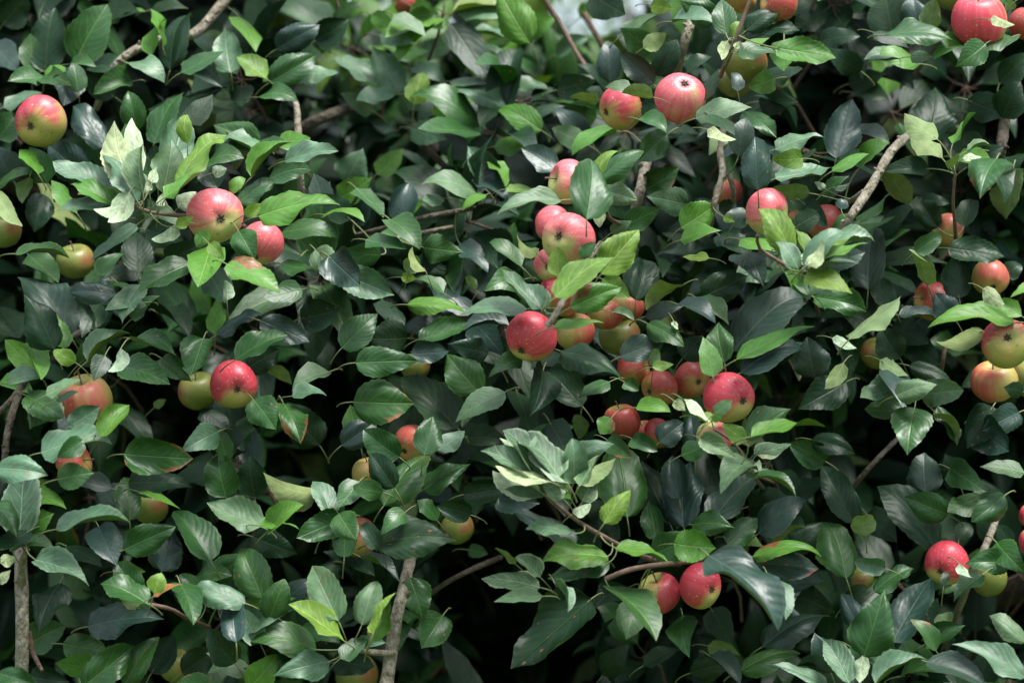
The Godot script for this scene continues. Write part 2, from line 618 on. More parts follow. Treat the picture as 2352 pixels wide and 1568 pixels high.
# ---------------------------------------------------------------- branches
func limb(called: String, pts: Array, radii: Array, m: Material, parent: Node3D, sides := 10, knots := 0) -> MeshInstance3D:
	var c := Curve3D.new()
	for i in pts.size():
		var t: Vector3 = (pts[mini(i + 1, pts.size() - 1)] - pts[maxi(i - 1, 0)]) / 6.0
		c.add_point(pts[i], -t, t)
	var n := (pts.size() - 1) * 6
	var total := c.get_baked_length()
	var line := []
	var rad := []
	for i in n + 1:
		var s := float(i) / n
		line.append(c.sample_baked(total * s, true))
		var k := s * (radii.size() - 1)
		var r: float = lerpf(radii[int(k)], radii[mini(int(k) + 1, radii.size() - 1)], k - int(k))
		rad.append(r * (1.0 + rng.randf_range(-0.05, 0.07)))
		nodes.append(line[i])
	var st := SurfaceTool.new()
	st.begin(Mesh.PRIMITIVE_TRIANGLES)
	tube(st, line, rad, sides)
	for i in knots:
		# short spurs and bud scars along the branch
		var k := rng.randi_range(1, n - 1)
		var dir := Vector3(rng.randf_range(-1, 1), rng.randf_range(-0.3, 1), rng.randf_range(-0.2, 1)).normalized()
		var r: float = rad[k]
		tube(st, [line[k], line[k] + dir * r * 1.25, line[k] + dir * r * 1.7], [r * 0.5, r * 0.42, r * 0.18], 6)
	var o := MeshInstance3D.new()
	o.name = called
	o.mesh = st.commit()
	o.material_override = m
	parent.add_child(o, true)
	return o

# a branch through picture points (x, y, z in cm) with radii in picture units
func branch(called: String, pts: Array, radii: Array, m: Material, parent: Node3D, knots := 0) -> MeshInstance3D:
	var line := []
	for p in pts:
		line.append(at(p.x, p.y, 3.0 + p.z / 100.0))
	var r := []
	for w in radii:
		r.append(w * 0.00054 * (3.0 + pts[0].z / 100.0) / 3.0)
	return limb(called, line, r, m, parent, 10, knots)

func shoot(x: float, y: float, r: float, pts: Array, radii: Array, m: Material) -> void:
	var s := Node3D.new()
	s.name = "leafy_shoot"
	tree.add_child(s, true)
	branch("stem", pts, radii, m, s, 3)
	shoots.append({"at": Vector2(x, y), "r": r, "node": s})

# ---------------------------------------------------------------- apples
var apple_mats := {}
var apple_shapes := []

func apple_texture(ground: Color, deep: Color, blush: Color, dark: Color, cover: float, seed_: int, dots: int) -> ImageTexture:
	# u runs round the fruit with the sunny side at 0.5, v from the stalk (0) to the calyx (1)
	const TW := 256
	const TH := 128
	var r := RandomNumberGenerator.new()
	r.seed = seed_
	noise.seed = seed_
	var px := []
	for j in TH:
		var v := (j + 0.5) / TH
		for i in TW:
			var u := (i + 0.5) / TW
			var a := TAU * u
			var pole := sin(PI * v)
			var p := Vector3(cos(a) * pole, cos(PI * v), sin(a) * pole)
			var broad := noise.get_noise_3dv(p * 55.0)
			var streak := noise.get_noise_3d(cos(a) * 420.0, v * 110.0, sin(a) * 420.0)
			var fine := noise.get_noise_3dv(p * 900.0)
			var sunny := -cos(a) * (0.35 + 0.65 * pole)
			var k := sunny * 0.85 + cover + broad * 0.85 + streak * 0.30 - (0.2 if cover > 0.6 else 0.55) * ramp(0.62, 1.0, v) - 0.5 * ramp(0.16, 0.0, v)
			var c := ground.lerp(deep, clampf(0.5 + broad * 1.4 + 0.4 * sunny, 0, 1))
			var b := blush.lerp(dark, clampf(0.35 + streak * 0.55 + 0.35 * sunny, 0, 1))
			c = c.lerp(b, ramp(-0.15, 0.75, k))
			c = c * (1.0 + 0.10 * fine)
			# russet in both hollows
			c = c.lerp(Color(0.16, 0.12, 0.05), maxf(ramp(0.07, 0.0, v), ramp(0.955, 1.0, v)) * 0.75)
			px.append(c)
	for n in dots:
		var v := r.randf_range(0.12, 0.9)
		var wide := 1.0 / maxf(sin(PI * v), 0.25)
		var big := r.randf_range(0.5, 1.15)
		var ci := r.randi() % TW
		var cj := int(v * TH)
		for dj in range(-1, 2):
			for di in range(-2, 3):
				var d := Vector2(di / wide, dj).length()
				if d < big and cj + dj >= 0 and cj + dj < TH:
					var o := (cj + dj) * TW + posmod(ci + di, TW)
					px[o] = (px[o] as Color).lerp(Color(0.70, 0.58, 0.40), 0.8 * (1.0 - d / big * 0.6))
	# a few scabs and bruises
	for n in 7:
		var v := r.randf_range(0.2, 0.85)
		var ci := r.randi() % TW
		var cj := int(v * TH)
		var big := r.randf_range(1.0, 3.2)
		for dj in range(-4, 5):
			for di in range(-5, 6):
				var d := Vector2(di * sin(PI * v), dj).length() * (1.0 + 0.6 * noise.get_noise_2d(di * 60.0 + n * 90.0, dj * 60.0))
				if d < big and cj + dj >= 0 and cj + dj < TH:
					var o := (cj + dj) * TW + posmod(ci + di, TW)
					px[o] = (px[o] as Color).lerp(Color(0.13, 0.075, 0.035), 0.75 * (1.0 - d / big * 0.7))
	var data := PackedByteArray()
	data.resize(TW * TH * 3)
	for o in px.size():
		var c: Color = px[o]
		c = Color(clampf(c.r, 0.003, 1), clampf(c.g, 0.003, 1), clampf(c.b, 0.003, 1)).linear_to_srgb()
		data[o * 3] = int(c.r * 255.0)
		data[o * 3 + 1] = int(c.g * 255.0)
		data[o * 3 + 2] = int(c.b * 255.0)
	return ImageTexture.create_from_image(Image.create_from_data(TW, TH, false, Image.FORMAT_RGB8, data))

func apple_shape(seed_: int, tall: float) -> ArrayMesh:
	# radius 1 at the equator; stalk hollow at +y, calyx basin at -y
	const NU := 28
	const NV := 22
	var pos := PackedVector3Array()
	var uv := PackedVector2Array()
	var nor := PackedVector3Array()
	var lean := 0.10 * sin(seed_ * 2.1)
	for j in NV + 1:
		var v := float(j) / NV
		for i in NU + 1:
			var u := float(i) / NU
			var a := TAU * u
			var t := PI * v
			var r := pow(sin(t), 0.86)
			var y := cos(t) * tall
			# shoulders wider than the base, hollows at both ends
			r *= 1.0 - 0.10 * ramp(0.5, 1.0, v) + 0.03 * ramp(0.5, 0.1, v)
			y -= 0.34 * pow(maxf(0.0, 1.0 - v / 0.20), 1.5)
			y += 0.17 * pow(maxf(0.0, 1.0 - (1.0 - v) / 0.20), 1.8)
			var five := 0.022 * cos(5.0 * a + seed_) * ramp(0.35, 0.9, v)
			var lump := 0.02 * sin(2.0 * a + seed_ * 1.7) + 0.016 * sin(3.0 * a + seed_)
			r *= 1.0 + five + lump
			y += lean * r * cos(a + seed_) + 0.03 * cos(5.0 * a + seed_) * ramp(0.75, 0.95, v) * sin(t) * -1.0
			pos.append(Vector3(cos(a) * r, y, sin(a) * r))
			uv.append(Vector2(u, v))
	var n := NU + 1
	for j in NV + 1:
		for i in n:
			var jj := clampi(j, 1, NV - 1)
			var du := pos[jj * n + (i + 1 if i < NU else 1)] - pos[jj * n + (i - 1 if i > 0 else NU - 1)]
			var dv := pos[mini(j + 1, NV) * n + i] - pos[maxi(j - 1, 0) * n + i]
			nor.append(du.cross(dv).normalized() if j > 0 and j < NV else Vector3(0, 1 if j == 0 else -1, 0))
	var idx := PackedInt32Array()
	for j in NV:
		for i in NU:
			var a := j * n + i
			if j < NV - 1:
				idx.append_array(PackedInt32Array([a, a + n, a + n + 1]))
			if j > 0:
				idx.append_array(PackedInt32Array([a, a + n + 1, a + 1]))
	# turn normals and faces outward
	var flip := nor[(NV / 2) * n].dot(pos[(NV / 2) * n]) < 0.0
	if flip:
		for i in nor.size():
			if i >= n and i < nor.size() - n:
				nor[i] = -nor[i]
	var m := ArrayMesh.new()
	var p0 := pos[idx[60]]
	var face := (pos[idx[62]] - p0).cross(pos[idx[61]] - p0)
	if face.dot(p0) < 0.0:
		idx.reverse()
	m.add_surface_from_arrays(Mesh.PRIMITIVE_TRIANGLES, arrays(pos, nor, uv, idx))
	return m

var calyx_mesh: ArrayMesh
var stalk_mesh: ArrayMesh

func make_apples() -> void:
	# ground colour, deeper ground colour, blush, dark blush, how far the blush reaches
	var sorts := {
		"crimson": [Color(0.40, 0.34, 0.10), Color(0.50, 0.24, 0.10), Color(0.60, 0.075, 0.100), Color(0.46, 0.024, 0.048), 0.66, 170],
		"pink": [Color(0.42, 0.42, 0.14), Color(0.58, 0.32, 0.20), Color(0.68, 0.190, 0.195), Color(0.60, 0.070, 0.100), 0.52, 190],
		"rosy": [Color(0.42, 0.40, 0.16), Color(0.60, 0.26, 0.20), Color(0.62, 0.130, 0.150), Color(0.56, 0.050, 0.080), 0.98, 190],
		"half": [Color(0.30, 0.30, 0.07), Color(0.42, 0.29, 0.09), Color(0.54, 0.100, 0.110), Color(0.44, 0.030, 0.060), 0.26, 130],
		"orange": [Color(0.29, 0.20, 0.05), Color(0.37, 0.16, 0.06), Color(0.39, 0.075, 0.050), Color(0.31, 0.035, 0.035), 0.40, 110],
		"peach": [Color(0.35, 0.29, 0.08), Color(0.42, 0.25, 0.09), Color(0.46, 0.145, 0.085), Color(0.42, 0.070, 0.055), 0.0, 80],
		"green": [Color(0.13, 0.16, 0.028), Color(0.19, 0.20, 0.042), Color(0.24, 0.13, 0.040), Color(0.25, 0.07, 0.035), -0.5, 60],
	}
	var i := 0
	for k in sorts:
		var s: Array = sorts[k]
		i += 1
		var m := StandardMaterial3D.new()
		m.albedo_texture = apple_texture(s[0], s[1], s[2], s[3], s[4], 300 + i, s[5])
		m.roughness = 0.42
		m.metallic_specular = 0.5
		m.subsurf_scatter_enabled = true
		m.subsurf_scatter_strength = 0.12
		m.normal_enabled = true
		m.normal_texture = relief_texture(0.05, 40 + i, 1.2)
		m.normal_scale = 0.12
		apple_mats[k] = m
	for k in 6:
		apple_shapes.append(apple_shape(k + 1, [0.90, 0.86, 0.94, 0.88, 1.0, 0.84][k]))
	# dried sepals round a small dark eye
	var st := SurfaceTool.new()
	st.begin(Mesh.PRIMITIVE_TRIANGLES)
	for k in 6:
		var a := TAU * k / 6.0
		var d := Vector3(cos(a), 0, sin(a))
		tube(st, [d * 0.02, d * 0.09 + Vector3(0, -0.07, 0), d * (0.17 + 0.02 * (k % 2)) + Vector3(0, -0.05 - 0.03 * (k % 3), 0)], [0.05, 0.042, 0.008], 5)
	tube(st, [Vector3(0, 0.05, 0), Vector3(0, -0.03, 0), Vector3(0, -0.05, 0)], [0.09, 0.08, 0.03], 8)
	calyx_mesh = st.commit()
	st = SurfaceTool.new()
	st.begin(Mesh.PRIMITIVE_TRIANGLES)
	tube(st, [Vector3(0, 0, 0), Vector3(0.02, 0.2, 0.01), Vector3(0.05, 0.42, 0.0), Vector3(0.10, 0.62, -0.03)], [0.035, 0.03, 0.034, 0.05], 6)
	stalk_mesh = st.commit()

# apple(sort, x, y, radius, z, calyx x, calyx y, label): the calyx offset is in radii, right and down; beyond 1 it is out of sight
func apple(sort: String, x: float, y: float, r: float, z: float, cx: float, cy: float, label: String, sunx := 0.35, suny := 1.0) -> void:
	var d := 3.0 + nearer(z) / 100.0
	var c := at(x, y, d)
	var rad := (at(x + r, y, d) - c).length()
	var o := Node3D.new()
	o.name = numbered("apple")
	o.set_meta("label", label)
	o.set_meta("category", "apple")
	o.set_meta("group", "apples hanging on the apple tree")
	add_child(o)
	var off := Vector2(cx, -cy)
	var deep := sqrt(maxf(0.0, 1.0 - off.length_squared()))
	if off.length() > 1.0:
		off = off.normalized() * 0.94
		deep = -0.34
	var eye := (cam_basis * Vector3(off.x, off.y, deep)).normalized()
	var sun := cam_basis * Vector3(sunx, suny, 0.55)
	var ax := -eye
	var xx := -(sun - ax * sun.dot(ax)).normalized()
	var zz := xx.cross(ax)
	o.transform = Transform3D(Basis(xx, ax, zz).rotated(ax, rng.randf_range(-0.25, 0.25)) * rad, c)
	var skin := MeshInstance3D.new()
	skin.name = "skin"
	var pick := rng.randi() % apple_shapes.size()
	skin.mesh = apple_shapes[pick]
	skin.material_override = apple_mats[sort]
	o.add_child(skin, true)
	var e := MeshInstance3D.new()
	e.name = "calyx"
	e.mesh = calyx_mesh
	e.material_override = calyx_mat
	e.position = Vector3(0, -[0.90, 0.86, 0.94, 0.88, 1.0, 0.84][pick] + 0.16, 0)
	o.add_child(e, true)
	var s := MeshInstance3D.new()
	s.name = "stalk"
	s.mesh = stalk_mesh
	s.material_override = twig_mat
	s.position = Vector3(0, [0.90, 0.86, 0.94, 0.88, 1.0, 0.84][pick] - 0.36, 0)
	o.add_child(s, true)
	apples.append({"x": x, "y": y, "d": d, "reach": r + 28.0 if r > 47.0 else r * 0.5})

# ---------------------------------------------------------------- every leaf that can be told apart in the picture
func leaves_top_left() -> void:
	tile(0)
	f("M", 15, 515, 425, 740, 30, 290); f("D", 18, 310, 500, 380, 50, 210); f("M", 16, 215, 470, 205, 230, 100)
	f("S", 20, -20, 330, 125, 490, 150); f("D", 12, 1170, 480, 1325, 110, 200); f("M", 10, 1245, 500, 1550, 350, 130)
	f("L", 14, 1590, 500, 1550, 190, 200); f("G", 18, 1690, 210, 1760, 360, 120); f("Yv", 10, 1830, 540, 1630, 390, 150)
	f("S", 15, 1370, 530, 1530, 600, 130); f("M", 12, 1850, 570, 2170, 380, 220); f("S", 16, 1900, 340, 2200, 170, 200)
	f("D", 18, 2200, 260, 2400, 130, 180); f("L", 14, 2050, 500, 2330, 500, 110); f("D", 14, 640, 440, 870, 520, 150)
	f("L", 10, 870, 430, 1130, 570, 120); f("M", 8, 880, 570, 640, 650, 120); f("D", 14, 700, 610, 560, 520, 120)
	f("M", 8, 520, 540, 500, 420, 110); f("Me", 8, 560, 450, 660, 460, 70); f("M", 8, 370, 560, 490, 590, 90)
	f("G", 8, 370, 490, 450, 490, 70); f("M", 8, 270, 540, 50, 560, 60); f("L", 12, 20, 740, 290, 640, 110)
	f("S", 12, 470, 590, 430, 730, 120); f("S", 5, 720, 1030, 500, 730, 200); f("M", 5, 940, 880, 880, 625, 170)
	f("M", 4, 1060, 990, 1265, 635, 170); f("D", 8, 1290, 860, 1465, 650, 170)
	f("L", -6, 1170, 1180, 1270, 790, 230); f("Ys", -12, 1215, 1270, 1560, 930, 170); f("Y", -9, 1290, 990, 1290, 790, 70)
	f("W", -12, 890, 1240, 785, 830, 125); f("Y", -10, 840, 1200, 770, 960, 60); f("W", -9, 900, 1260, 830, 1020, 60); f("W", -8, 935, 1180, 905, 810, 60); f("M", -5, 930, 1170, 860, 850, 110)
	f("M", -7, 1010, 1230, 980, 1050, 80); f("W", -9, 1010, 1320, 980, 1190, 80); f("W", -10, 1045, 1260, 1075, 1150, 60)
	f("W", -12, 1100, 1420, 1120, 1330, 60); f("L", -10, 755, 1290, 360, 1110, 130); f("Ys", -6, 830, 1370, 530, 1340, 100)
	f("L", -10, 750, 1390, 380, 1460, 110); f("W", -14, 890, 1320, 740, 1530, 130); f("D", 2, 1080, 1230, 1060, 990, 130)
	f("S", 6, 600, 1220, 330, 1000, 260); f("Gv", 0, 260, 1200, 130, 1030, 130); f("M", 0, 270, 1150, 200, 1010, 150)
	f("Me", 0, 10, 1270, 250, 1200, 100); f("M", 10, -20, 960, 110, 780, 190); f("S", 12, 60, 1180, -30, 1000, 180)
	f("U", 0, 200, 1220, 150, 1400, 70); f("D", 6, 300, 1340, 230, 1600, 210); f("Ul", -2, -40, 1300, 150, 1560, 150)
	f("G", -2, 450, 1370, 350, 1240, 70); f("S", 2, 1500, 1300, 1390, 1100, 160); f("M", 4, 1790, 990, 1470, 860, 200)
	f("L", 2, 1640, 960, 1810, 1080, 110); f("Gv", -4, 1730, 1220, 2010, 980, 110); f("L", -3, 1960, 1110, 2330, 1040, 150)
	f("M", 0, 1840, 1240, 2140, 1170, 150); f("M", -4, 1630, 1400, 1900, 1250, 150); f("Gs", -10, 1780, 1490, 2340, 1410, 230)
	f("Ys", -9, 1680, 1480, 1830, 1410, 90); f("M", 0, 1520, 1120, 1680, 1090, 90); f("W", -3, 1460, 1190, 1560, 1160, 90)
	f("G", -6, 1590, 1340, 1690, 1230, 80); f("G", 0, 2010, 970, 2140, 950, 90); f("M", 0, 1850, 1000, 1960, 960, 70)
	f("S", 5, 2200, 1320, 2160, 1190, 130); f("D", 4, 2330, 1440, 2200, 1330, 130); f("M", 8, 1870, 680, 2050, 700, 80)
	f("W", -4, 1225, 1430, 1350, 1320, 130); f("L", -6, 980, 1510, 1240, 1560, 110); f("Y", -12, 1210, 1560, 1330, 1490, 80)
	f("D", 20, 830, 60, 960, 80, 120); f("D", 22, 1080, 70, 1300, 60, 80); f("G", 20, 820, 130, 1000, 80, 60)
	f("G", 10, 1100, 270, 1030, 60, 40); f("G", 10, 1080, 300, 1150, 130, 50); f("D", 24, 30, 150, 180, -40, 200)

func leaves_top_middle() -> void:
	tile(1)
	f("L", 28, -20, 380, 240, 590, 170); f("L", 24, 400, 640, 210, 320, 190); f("Y", 21, 500, 720, 560, 500, 170)
	f("L", 26, 480, 470, 720, 580, 130); f("L", 24, 740, 560, 1060, 580, 80); f("L", 23, 780, 600, 1160, 790, 130)
	f("G", 22, 680, 810, 770, 580, 140); f("L", 23, 370, 650, 100, 690, 100); f("L", 26, 170, 740, -10, 640, 110)
	f("L", 20, 500, 890, 730, 960, 160); f("G", 14, 1300, 300, 1090, -60, 250); f("G", 18, 1380, 900, 1080, 755, 170)
	f("S", 20, 1700, 960, 1480, 740, 150); f("M", 22, 1690, 790, 1500, 740, 150); f("G", 10, 1900, 900, 1590, 1070, 100)
	f("L", 14, 1640, 970, 1450, 880, 110); f("U", 12, 1780, 690, 1570, 670, 90); f("Ds", 14, 1570, 600, 1750, 560, 130)
	f("S", 16, 1850, 570, 1830, 280, 150); f("S", 2, 2150, 580, 1915, 350, 170); f("D", 4, 2190, 500, 2310, 270, 170)
	f("M", 5, 2060, 290, 1920, 190, 140); f("U", 3, 2080, 330, 2240, 230, 120); f("M", -5, 2000, 600, 1815, 600, 80)
	f("U", -8, 2150, 670, 1930, 640, 90); f("D", -5, 2070, 790, 2180, 730, 100); f("M", -6, 2130, 860, 2240, 910, 80)
	f("M", 0, 2245, 925, 2050, 1110, 210); f("M", -8, 1760, 1250, 2085, 1040, 160); f("Y", -12, 1730, 1230, 1910, 1040, 110)
	f("M", -18, 1690, 1510, 1700, 1090, 190); f("Lv", -12, 1510, 1380, 1070, 1480, 120); f("L", -6, 1770, 1300, 2040, 1380, 150)
	f("W", -4, 1790, 1400, 1770, 1560, 80); f("S", 6, 1500, 1190, 1240, 1020, 130); f("L", 12, 1070, 1280, 870, 1005, 190)
	f("G", 10, 1080, 1190, 1130, 1290, 80); f("S", 14, 990, 1300, 670, 1180, 190); f("L", 9, 940, 1340, 550, 1270, 90)
	f("Gv", 8, 1000, 1340, 830, 1450, 90); f("S", 10, 1030, 1300, 1150, 1400, 110); f("Y", 8, 1130, 1300, 1340, 1310, 70)
	f("S", 8, 380, 1520, 470, 1250, 190); f("G", 8, 400, 1510, 580, 1380, 90); f("L", 8, 640, 1370, 560, 1380, 60)
	f("L", 20, 40, 1230, 150, 1020, 200); f("Gs", 12, 20, 1340, 210, 1220, 150); f("S", 14, 110, 1480, 200, 1290, 120)
	f("M", 8, 170, 1370, 290, 1500, 90); f("G", 24, 240, 1200, 430, 1020, 150); f("S", 22, 730, 960, 900, 1110, 160)
	f("D", 20, 980, 1010, 1140, 950, 100); f("G", 18, 1140, 1000, 1320, 980, 90); f("L", 20, 260, 240, 510, 300, 120)
	f("L", 18, 360, 100, 580, 250, 120); f("G", 24, 210, 100, 370, 190, 110); f("G", 30, 480, 40, 700, 200, 170)
	f("G", 40, 860, 300, 1030, 400, 160); f("Y", 38, 1060, 430, 1220, 520, 150); f("L", 36, 950, 220, 1150, 270, 80)
	f("Y", 45, 940, 80, 1110, 90, 120); f("M", 28, 1190, 580, 1430, 620, 100); f("L", 8, 2040, 180, 2170, 100, 90)
	f("Y", 8, 2130, 30, 2290, 60, 110); f("D", 12, 1820, 20, 1960, 100, 180); f("L", -2, 2340, 1400, 2100, 1350, 160)
	f("Me", 2, 2120, 1290, 2330, 1150, 180); f("M", -3, 2060, 1500, 2200, 1430, 120); f("L", -3, 1920, 1568, 2000, 1520, 80)
	f("G", 0, 0, 1500, 160, 1530, 80); f("L", 40, 640, 330, 800, 300, 110); f("G", 42, 1330, 180, 1480, 120, 130)
	f("L", 45, 1560, 330, 1700, 260, 100); f("Y", 44, 1640, 120, 1750, 40, 120)
	f("M", 34, 380, 380, 600, 350, 80); f("M", 30, 30, 100, 160, 30, 90); f("D", 26, 1100, 850, 1250, 900, 120)

func leaves_top_right() -> void:
	tile(2)
	f("M", -2, 190, 120, -20, 0, 160); f("L", -3, -10, 150, 220, 160, 70); f("M", -8, 300, 240, 270, -10, 150)
	f("Y", -9, 350, 260, 400, 150, 70); f("W", -12, 310, 280, 270, 410, 60); f("W", -11, 360, 330, 400, 280, 50)
	f("D", -2, 440, 210, 660, 60, 150); f("D", -1, 430, 250, 810, 210, 130); f("Ge", -12, 640, 330, 1060, 400, 190)
	f("M", -10, 370, 370, 650, 370, 110); f("G", -9, 390, 350, 600, 260, 80); f("Gs", 4, 640, 540, 450, 600, 170)
	f("G", 2, 700, 370, 700, 490, 100); f("D", 6, 630, 520, 830, 470, 90); f("D", -4, 160, 690, 250, 470, 110)
	f("S", -4, 380, 630, 350, 500, 60); f("D", 12, 590, 700, 800, 700, 150); f("L", -6, 90, 815, 480, 740, 150)
	f("D", 2, 30, 500, 200, 390, 100); f("Me", 0, 450, 790, 650, 950, 150); f("W", -10, 170, 890, 370, 960, 90)
	f("M", -8, 260, 850, 360, 930, 90); f("S", -3, 410, 960, 440, 810, 140); f("Se", -8, 520, 1310, 500, 940, 210)
	f("L", -2, 640, 1030, 985, 950, 130); f("Yl", -6, 830, 1090, 620, 1100, 140); f("Le", -5, 640, 1230, 1030, 1150, 130)
	f("S", 0, 1060, 1090, 1170, 680, 250); f("G", -4, 1030, 1180, 1285, 1060, 90); f("G", 0, 1310, 1080, 1430, 980, 80)
	f("S", 4, 1250, 910, 1430, 1000, 110); f("D", 8, 1700, 950, 1740, 600, 160); f("S", 4, 1620, 200, 1590, -20, 180)
	f("U", 2, 1700, 220, 1740, -10, 100); f("D", 10, 1430, 150, 1400, -30, 240); f("De", 10, 1000, 280, 1225, 250, 120)
	f("D", 0, 1310, 220, 1560, 330, 100); f("M", -2, 1390, 240, 1880, 290, 120); f("M", -4, 2090, 300, 1880, 460, 180)
	f("M", -2, 2190, 290, 2010, 370, 100); f("G", -2, 1860, 350, 1730, 410, 90); f("L", -2, 1640, 390, 1730, 390, 70)
	f("L", 2, 1420, 400, 1250, 410, 60); f("G", 2, 1640, 440, 1280, 430, 90); f("W", -12, 2120, 130, 2290, 170, 70)
	f("U", -12, 2290, 10, 2220, 70, 80); f("D", 6, 2050, 720, 2230, 790, 150); f("D", 4, 2240, 740, 2330, 560, 160)
	f("D", 6, 2260, 500, 2390, 380, 130); f("Gv", -6, 1860, 990, 2025, 775, 70); f("Ul", -6, 1790, 1090, 1590, 870, 90)
	f("S", 0, 1990, 1000, 1800, 920, 140); f("W", -7, 1930, 1090, 2060, 1080, 50); f("U", -7, 1830, 1160, 1910, 1050, 60)
	f("H", -4, 1960, 1040, 2130, 1010, 60); f("D", 2, 2070, 1090, 2210, 1010, 130); f("D", 2, 2170, 1190, 2360, 1060, 120)
	f("G", -2, 1980, 1120, 2160, 1180, 110); f("Me", -8, 2120, 1200, 2050, 1370, 200); f("D", -4, 1700, 1160, 1390, 1180, 120)
	f("U", 0, 1560, 1400, 1350, 1190, 140); f("U", 0, 2280, 1160, 2230, 1510, 110); f("D", 0, 2150, 1260, 2220, 1400, 120)
	f("D", 2, 1650, 1380, 1840, 1400, 100); f("D", 0, 1760, 1570, 1610, 1350, 180); f("D", 0, 1940, 1568, 2020, 1380, 140)
	f("G", -2, -10, 1568, 225, 1410, 230); f("D", -6, 780, 1560, 960, 1460, 150); f("S", -6, 1090, 1440, 1110, 1370, 90)
	f("U", 0, 880, 1330, 620, 1290, 110); f("W", -3, 980, 1300, 910, 1250, 50); f("W", -3, 1040, 1290, 1150, 1260, 50)
	f("M", -2, 1050, 1280, 1150, 1210, 70); f("Mv", -2, 1200, 1540, 1440, 1320, 110); f("D", 4, 250, 1450, 370, 1400, 110)
	f("S", -2, 340, 1560, 420, 1430, 150); f("Y", -3, 280, 1490, 360, 1530, 60); f("D", 5, 1130, 420, 1000, 330, 120)
	f("D", 20, 1200, 560, 1400, 500, 120); f("D", 22, 1270, 660, 1430, 700, 110); f("D", 24, 1450, 560, 1600, 620, 110)

func leaves_middle_left() -> void:
	tile(3)
	f("Mv", -4, 100, 180, 475, 210, 100); f("M", 2, 230, 220, 400, 380, 160); f("S", -2, 480, 750, 130, 340, 300)
	f("D", -9, 370, 840, 160, 460, 200); f("G", -5, 430, 830, 330, 560, 130); f("Y", -12, 520, 930, 370, 840, 110)
	f("Lv", -8, 940, -20, 620, 240, 130); f("W", -12, 1230, -10, 1040, 80, 90); f("M", 2, 670, 330, 850, 180, 100)
	f("D", 4, 950, 310, 930, 20, 190); f("S", -4, 800, 460, 470, 450, 160); f("M", -8, 1310, 250, 950, 450, 160)
	f("G", -10, 1410, 250, 1360, 410, 130); f("Ge", -14, 1560, 250, 1930, 460, 190); f("M", -11, 1640, 20, 1760, 230, 190)
	f("Gs", -14, 1430, 110, 1350, 40, 120); f("Y", -15, 1440, 110, 1540, 220, 100); f("W", -5, 1560, 500, 1545, 360, 40)
	f("M", -4, 2010, 440, 1800, 490, 110); f("D", 4, 2030, 250, 1900, 420, 150); f("M", -2, 2040, 270, 2180, 300, 70)
	f("L", -2, 2170, 150, 2360, 360, 180); f("M", 0, 1930, 40, 2330, 80, 130); f("De", -2, 2100, 620, 2350, 560, 200)
	f("M", -2, 990, 560, 1100, 470, 80); f("Le", -5, 940, 440, 840, 660, 130); f("L", -4, 870, 540, 720, 570, 100)
	f("Lv", -6, 600, 920, 900, 730, 140); f("M", -3, 600, 880, 740, 740, 120); f("Me", -6, 920, 770, 1210, 880, 130)
	f("M", -7, 820, 950, 1170, 1080, 210); f("M", -5, 1110, 900, 1320, 1060, 160); f("M", -4, 1400, 760, 1310, 1020, 200)
	f("S", 0, 1490, 740, 1800, 590, 120); f("M", -6, 1620, 910, 1980, 740, 180); f("S", -2, 1790, 640, 2130, 790, 180)
	f("D", 0, 1700, 970, 1930, 840, 190); f("U", 0, 1830, 960, 2010, 1080, 90); f("L", -3, 2180, 1040, 2010, 1130, 90)
	f("Lv", -5, 2010, 1160, 2250, 1160, 110); f("Me", -7, 1740, 1180, 1900, 1390, 220); f("Me", -4, 1950, 1210, 2070, 1490, 200)
	f("D", 2, 2200, 1500, 1980, 1200, 250); f("M", -8, 330, 1160, 200, 1390, 230); f("M", -10, 220, 1180, 440, 1310, 160)
	f("L", -14, 310, 1155, 555, 1045, 90); f("D", -12, 380, 1190, 540, 1130, 60); f("L", -9, 160, 1050, 300, 1030, 100)
	f("G", -8, 240, 900, 280, 1050, 90); f("G", -2, 100, 1100, 230, 1150, 110); f("G", -4, 150, 890, 30, 770, 110)
	f("D", -12, 720, 880, 640, 1060, 140); f("W", -12, 830, 830, 740, 990, 70); f("L", -13, 470, 1370, 690, 1230, 160)
	f("Ge", -15, 690, 1440, 890, 1220, 160); f("Le", -14, 280, 1550, 770, 1490, 200); f("Me", -8, 850, 1560, 1330, 1590, 250)
	f("L", -5, 1450, 1430, 1240, 1540, 150); f("M", -4, 1540, 1568, 1450, 1350, 100); f("D", 2, 1580, 1500, 1760, 1380, 120)
	f("D", 8, 640, 600, 560, 760, 150); f("D", 10, -20, 560, 130, 760, 180); f("M", -2, 860, 440, 930, 520, 80)
	f("U", 12, 1060, 1240, 1140, 1180, 60); f("D", 5, 1380, 1250, 1600, 1420, 150); f("D", 8, 1060, 30, 1270, 90, 150)
	f("D", 6, 1180, 210, 1390, 110, 150); f("D", 8, 470, 560, 650, 700, 170); f("D", 10, 1100, 600, 1300, 760, 150)
	f("D", 8, 870, 320, 700, 360, 100); f("G", 6, 1490, 620, 1500, 470, 60); f("D", 6, 1470, 350, 1560, 520, 150)

